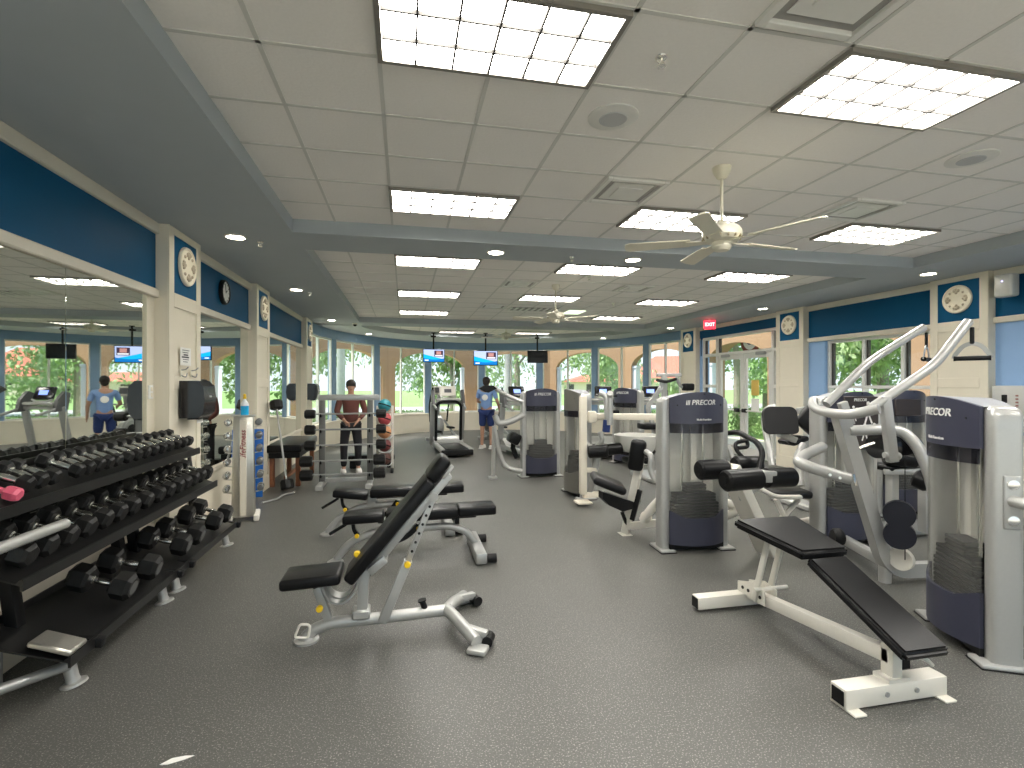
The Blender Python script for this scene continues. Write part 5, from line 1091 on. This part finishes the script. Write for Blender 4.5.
def elliptical(label, x, y, rz):
    t = thing('elliptical_trainer', label, 'elliptical trainer', (x, y, 0), rz, 'elliptical trainers')
    g = G(); g.bar((0, -.8, .06), (0, .8, .06), .10, .10, .02); g.bar((-.3, -.8, .05), (.3, -.8, .05), .09, .09, .02); g.bar((-.28, .75, .05), (.28, .75, .05), .09, .09, .02); g.build('base', silver, t)
    g = G(); g.lathe([(0, -.09), (.28, -.09), (.33, -.05), (.33, .05), (.28, .09), (0, .09)], (0, .45, .42), (1, 0, 0), 28); g.build('flywheel_cover', steel, t)
    g = G(); g.lathe([(0, -.1), (.19, -.1), (.19, .1), (0, .1)], (0, .45, .42), (1, 0, 0), 24); g.build('crank_disc', black, t)
    g = G(); g.bar((0, .55, .6), (0, .35, 1.32), .09, .10, .02); g.build('mast', steel, t)
    g = G(); g.box((0, .36, 1.42), (.36, .06, .26), (math.radians(-20), 0, 0), .04, 3); c_ = g.build('console', white, t)
    g = G(); g.box((0, .322, 1.43), (.24, .006, .15), (math.radians(-20), 0, 0)); g.build('screen', mat('grey_screen', (.12, .12, .13), .3) if 'grey_screen' not in MATS else MATS['grey_screen'], c_, smooth=False)
    for s in (-1, 1):
        g = G(); g.tube([(s * .18, .45, .42 + s * .16), (s * .18, -.1, .34 + s * .05), (s * .18, -.75, .22)], .03, 8); g.build('pedal_arm', silver, t)
        g = G(); g.box((s * .18, -.15, .38 + s * .05), (.15, .36, .05), None, .02, 2); g.build('pedal', black, t)
        g = G(); g.tube([(s * .24, .40, .55), (s * .27, .36, 1.0), (s * .28, .18, 1.25), (s * .24, .1, 1.5)], .023, 10, .12); g.build('swing_arm', black, t)
    g = G(); g.tube([(-.22, .42, 1.1), (-.2, .1, 1.12), (-.2, -.05, 1.05)], .018, 8, .06); g.tube([(.22, .42, 1.1), (.2, .1, 1.12), (.2, -.05, 1.05)], .018, 8, .06); g.bar((-.22, .42, 1.1), (.22, .42, 1.1), .03, .03); g.build('fixed_handles', silver, t)
    return t
treadmill('treadmill with its deck toward us and a black arched rail, behind the raised bench', 1.06, 11.85, math.radians(4), True)
treadmill('treadmill with a blue-lit console behind the leg press', 2.67, 10.98, math.radians(12))
treadmill('treadmill beyond the edge-on machine, by the curved windows', at(604, 384, 11.6).x, at(604, 384, 11.6).y, math.radians(-20))
treadmill('treadmill behind the chin-up frame near the door end', at(645, 384, 11.4).x + .1, at(645, 384, 11.4).y, math.radians(-30))
elliptical('elliptical trainer standing before the window under the television nearest the mirrors', 1.0, 13.9, math.radians(12))
elliptical('elliptical trainer with a pale console under the middle television', 2.42, 13.75, math.radians(8))
# ================= PEOPLE =========================================================================
def skinmesh(name, chains, m, parent, sub=2):
    """chains: {joint: (co, radius)}, edges; grown with a Skin modifier"""
    joints, edges, root = chains; names = list(joints); me = bpy.data.meshes.new(name)
    me.from_pydata([joints[n_][0] for n_ in names], [(names.index(a), names.index(b)) for a, b in edges], []); o = bpy.data.objects.new(name, me); C.objects.link(o)
    md = o.modifiers.new('Skin', 'SKIN'); md.use_smooth_shade = True; md.branch_smoothing = .3
    lay = me.skin_vertices[0].data if me.skin_vertices else None
    if lay is None:
        bm = bmesh.new(); bm.from_mesh(me); bm.verts.layers.skin.verify(); bm.to_mesh(me); bm.free(); lay = me.skin_vertices[0].data
    for i, n_ in enumerate(names):
        r = joints[n_][1]; lay[i].radius = (r, r) if not isinstance(r, tuple) else r; lay[i].use_root = (n_ == root)
    s = o.modifiers.new('Sub', 'SUBSURF'); s.levels = sub; s.render_levels = sub
    me.materials.append(m); o.parent = parent; return o
def person(label, x, y, rz, h, top, bottom, armL, armR, shorts=False, sleeves=True, stance=.11):
    """local -y is the way the figure faces; armL/armR are (elbow, wrist) points for a 1.70 m figure"""
    t = thing('person', label, 'person', (x, y, 0), rz); k = h / 1.70
    V = lambda a, b, c: (a * k, b * k, c * k)
    J = {'pelvis': (V(0, 0, .92), (.135 * k, .10 * k)), 'waist': (V(0, 0, 1.08), (.125 * k, .09 * k)), 'chest': (V(0, .01, 1.26), (.15 * k, .10 * k)), 'upper': (V(0, .01, 1.37), (.12 * k, .08 * k)), 'neck': (V(0, .0, 1.45), .052 * k), 'jaw': (V(0, -.02, 1.52), .062 * k), 'skull': (V(0, -.005, 1.60), .078 * k), 'crown': (V(0, 0, 1.655), .05 * k)}
    Ed = [('pelvis', 'waist'), ('waist', 'chest'), ('chest', 'upper'), ('upper', 'neck'), ('neck', 'jaw'), ('jaw', 'skull'), ('skull', 'crown')]
    for s, n_, arm in ((-1, 'l', armL), (1, 'r', armR)):
        el, wr = arm; J['sh' + n_] = (V(s * .18, .01, 1.37), .056 * k); J['el' + n_] = (V(*el), .040 * k); J['wr' + n_] = (V(*wr), .026 * k)
        d = (Vector(wr) - Vector(el)).normalized(); hd = Vector(wr) + d * .07; J['ha' + n_] = (V(*hd), (.034 * k, .018 * k)); Ed += [('upper', 'sh' + n_), ('sh' + n_, 'el' + n_), ('el' + n_, 'wr' + n_), ('wr' + n_, 'ha' + n_)]
        sd = d.cross(Vector((1, .3, 0))).normalized()
        for q, (off, L) in enumerate(((-.027, .075), (-.009, .085), (.009, .08), (.026, .065))):
            b0 = hd + d * .02 + sd * off; J['f%s%da' % (n_, q)] = (V(*(b0 + d * L * .5)), .009 * k); J['f%s%db' % (n_, q)] = (V(*(b0 + d * L + Vector((0, -.012, 0)))), .0075 * k); Ed += [('ha' + n_, 'f%s%da' % (n_, q)), ('f%s%da' % (n_, q), 'f%s%db' % (n_, q))]
        J['t%sa' % n_] = (V(*(Vector(wr) + d * .05 - sd * .045)), .011 * k); J['t%sb' % n_] = (V(*(Vector(wr) + d * .09 - sd * .06)), .009 * k); Ed += [('wr' + n_, 't%sa' % n_), ('t%sa' % n_, 't%sb' % n_)]
        J['hip' + n_] = (V(s * .09, 0, .86), .088 * k); J['kn' + n_] = (V(s * stance, -.015, .48), .055 * k); J['an' + n_] = (V(s * stance, .02, .09), .036 * k); J['toe' + n_] = (V(s * (stance + .02), -.13, .035), .032 * k)
        Ed += [('pelvis', 'hip' + n_), ('hip' + n_, 'kn' + n_), ('kn' + n_, 'an' + n_), ('an' + n_, 'toe' + n_)]
    skinmesh('body', (J, Ed, 'pelvis'), skin, t)
    g = 1.16; T = {a: (J[a][0], tuple(q * g for q in J[a][1])) for a in ('pelvis', 'waist', 'chest', 'upper')}; te = [('pelvis', 'waist'), ('waist', 'chest'), ('chest', 'upper')]
    T['pelvis'] = (V(0, 0, .88), (.15 * k, .115 * k))
    for s, n_ in ((-1, 'l'), (1, 'r')):
        T['sh' + n_] = (J['sh' + n_][0], .072 * k); e_ = Vector(J['el' + n_][0]); a_ = Vector(J['sh' + n_][0]); T['el' + n_] = (tuple(a_.lerp(e_, .75 if not sleeves else 1.0)), .056 * k); te += [('upper', 'sh' + n_), ('sh' + n_, 'el' + n_)]
        if sleeves: T['wr' + n_] = (tuple(e_.lerp(Vector(J['wr' + n_][0]), .9)), .038 * k); te += [('el' + n_, 'wr' + n_)]
    T['collar'] = (V(0, .0, 1.425), .062 * k); te += [('upper', 'collar')]
    skinmesh('shirt', (T, te, 'pelvis'), top, t)
    L = {'pelvis': (V(0, 0, .93), (.145 * k, .112 * k))}; le = []
    for s, n_ in ((-1, 'l'), (1, 'r')):
        L['hip' + n_] = (J['hip' + n_][0], .108 * k); kn, an = Vector(J['kn' + n_][0]), Vector(J['an' + n_][0]); L['kn' + n_] = (tuple(kn + Vector((0, 0, .02))), (.085 if shorts else .075) * k); le += [('pelvis', 'hip' + n_), ('hip' + n_, 'kn' + n_)]
        if not shorts: L['an' + n_] = (tuple(an + Vector((0, 0, .02))), .055 * k); le += [('kn' + n_, 'an' + n_)]
        q = G(); q.box(V(s * (stance + .012), -.055, .045), (.10 * k, .28 * k, .085 * k), None, .035 * k, 3); sh_ = q.build('sneaker', shoe, t)
        q = G(); q.box(V(s * (stance + .012), -.055, .012), (.104 * k, .285 * k, .022 * k), None, .009, 2); q.build('sole', paper, sh_)
    skinmesh('shorts' if shorts else 'trousers', (L, le, 'pelvis'), bottom, t)
    q = G(); q.ball(V(0, .018, 1.625), .098 * k, (.92, 1.02, .92)); q.ball(V(0, .05, 1.57), .07 * k, (1.05, .8, 1.1)); q.build('hair', hairm, t)
    q = G(); q.ball(V(0, -.092, 1.565), .014 * k, (1, 1.2, 1.5)); q.build('nose', skin, t)
    for s in (-1, 1):
        q = G(); q.ball(V(s * .03, -.076, 1.595), .010 * k); q.build('eye', ink, t)
        q = G(); q.ball(V(s * .083, .005, 1.58), .022 * k, (.4, .8, 1.2)); q.build('ear', skin, t)
    q = G(); q.box(V(0, -.082, 1.525), (.042 * k, .01, .009 * k), None, .003, 1); q.build('mouth', rust, t)
    return t
person('person in a dark maroon top and black trousers standing behind the barbell rack', -.95, 9.55, math.radians(8), 1.67, maroon, blkcloth, ((-.25, -.05, 1.12), (-.12, -.22, .98)), ((.25, -.05, 1.12), (.12, -.22, .98)), stance=.125)
pm = person('person in a light blue T-shirt and navy shorts, back turned, beside the middle elliptical trainer', 1.98, 12.45, math.radians(153), 1.77, teeblue, navy, ((-.27, -.02, 1.10), (-.28, -.16, .90)), ((.26, -.08, 1.12), (.22, -.30, 1.08)), shorts=True, sleeves=False)
g = G(); g.lathe([(0, 0), (.075, 0), (.07, .006), (0, .008)], (0, .135, 1.27), (0, 1, .12), 20); g.build('back_print', paper, pm)
# ================= DAYLIGHT, CAMERA, COLOUR =========================================================
w = bpy.data.worlds.new('daylight'); bpy.context.scene.world = w; w.use_nodes = True; nt = w.node_tree; bg = nt.nodes['Background']
tc = nt.nodes.new('ShaderNodeTexCoord'); sp = nt.nodes.new('ShaderNodeSeparateXYZ'); nt.links.new(tc.outputs['Generated'], sp.inputs[0])
rp = nt.nodes.new('ShaderNodeValToRGB'); rp.color_ramp.elements[0].position = .0; rp.color_ramp.elements[0].color = (.82, .93, 1, 1); rp.color_ramp.elements[1].position = .6; rp.color_ramp.elements[1].color = (.62, .82, 1, 1)
nt.links.new(sp.outputs[2], rp.inputs[0]); nt.links.new(rp.outputs[0], bg.inputs[0]); bg.inputs[1].default_value = .95
sun = bpy.data.lights.new('sun', 'SUN'); sun.energy = 4.6; sun.angle = math.radians(4); sun.color = (1, .95, .86); so = bpy.data.objects.new('sun', sun); C.objects.link(so); so.rotation_euler = (0, math.radians(-35), 0)
cam = bpy.data.cameras.new('camera'); cam.sensor_width = 36; cam.lens = FPX / 1024 * 36; cam.clip_start = .05; cam.clip_end = 300
co = bpy.data.objects.new('camera', cam); C.objects.link(co); co.location = (0, 0, EYE); co.rotation_euler = (PI / 2, 0, -YAW)
sc = bpy.context.scene; sc.camera = co
sc.view_settings.view_transform = 'Standard'; sc.view_settings.look = 'None'; sc.view_settings.gamma = 1; sc.view_settings.use_curve_mapping = False; sc.view_settings.exposure = .68
sc.cycles.max_bounces = 10; sc.cycles.diffuse_bounces = 8; sc.cycles.glossy_bounces = 5; sc.cycles.transparent_max_bounces = 16; sc.cycles.transmission_bounces = 6
sc.cycles.caustics_reflective = True; sc.cycles.caustics_refractive = False; sc.cycles.use_denoising = True; sc.cycles.sample_clamp_indirect = 6
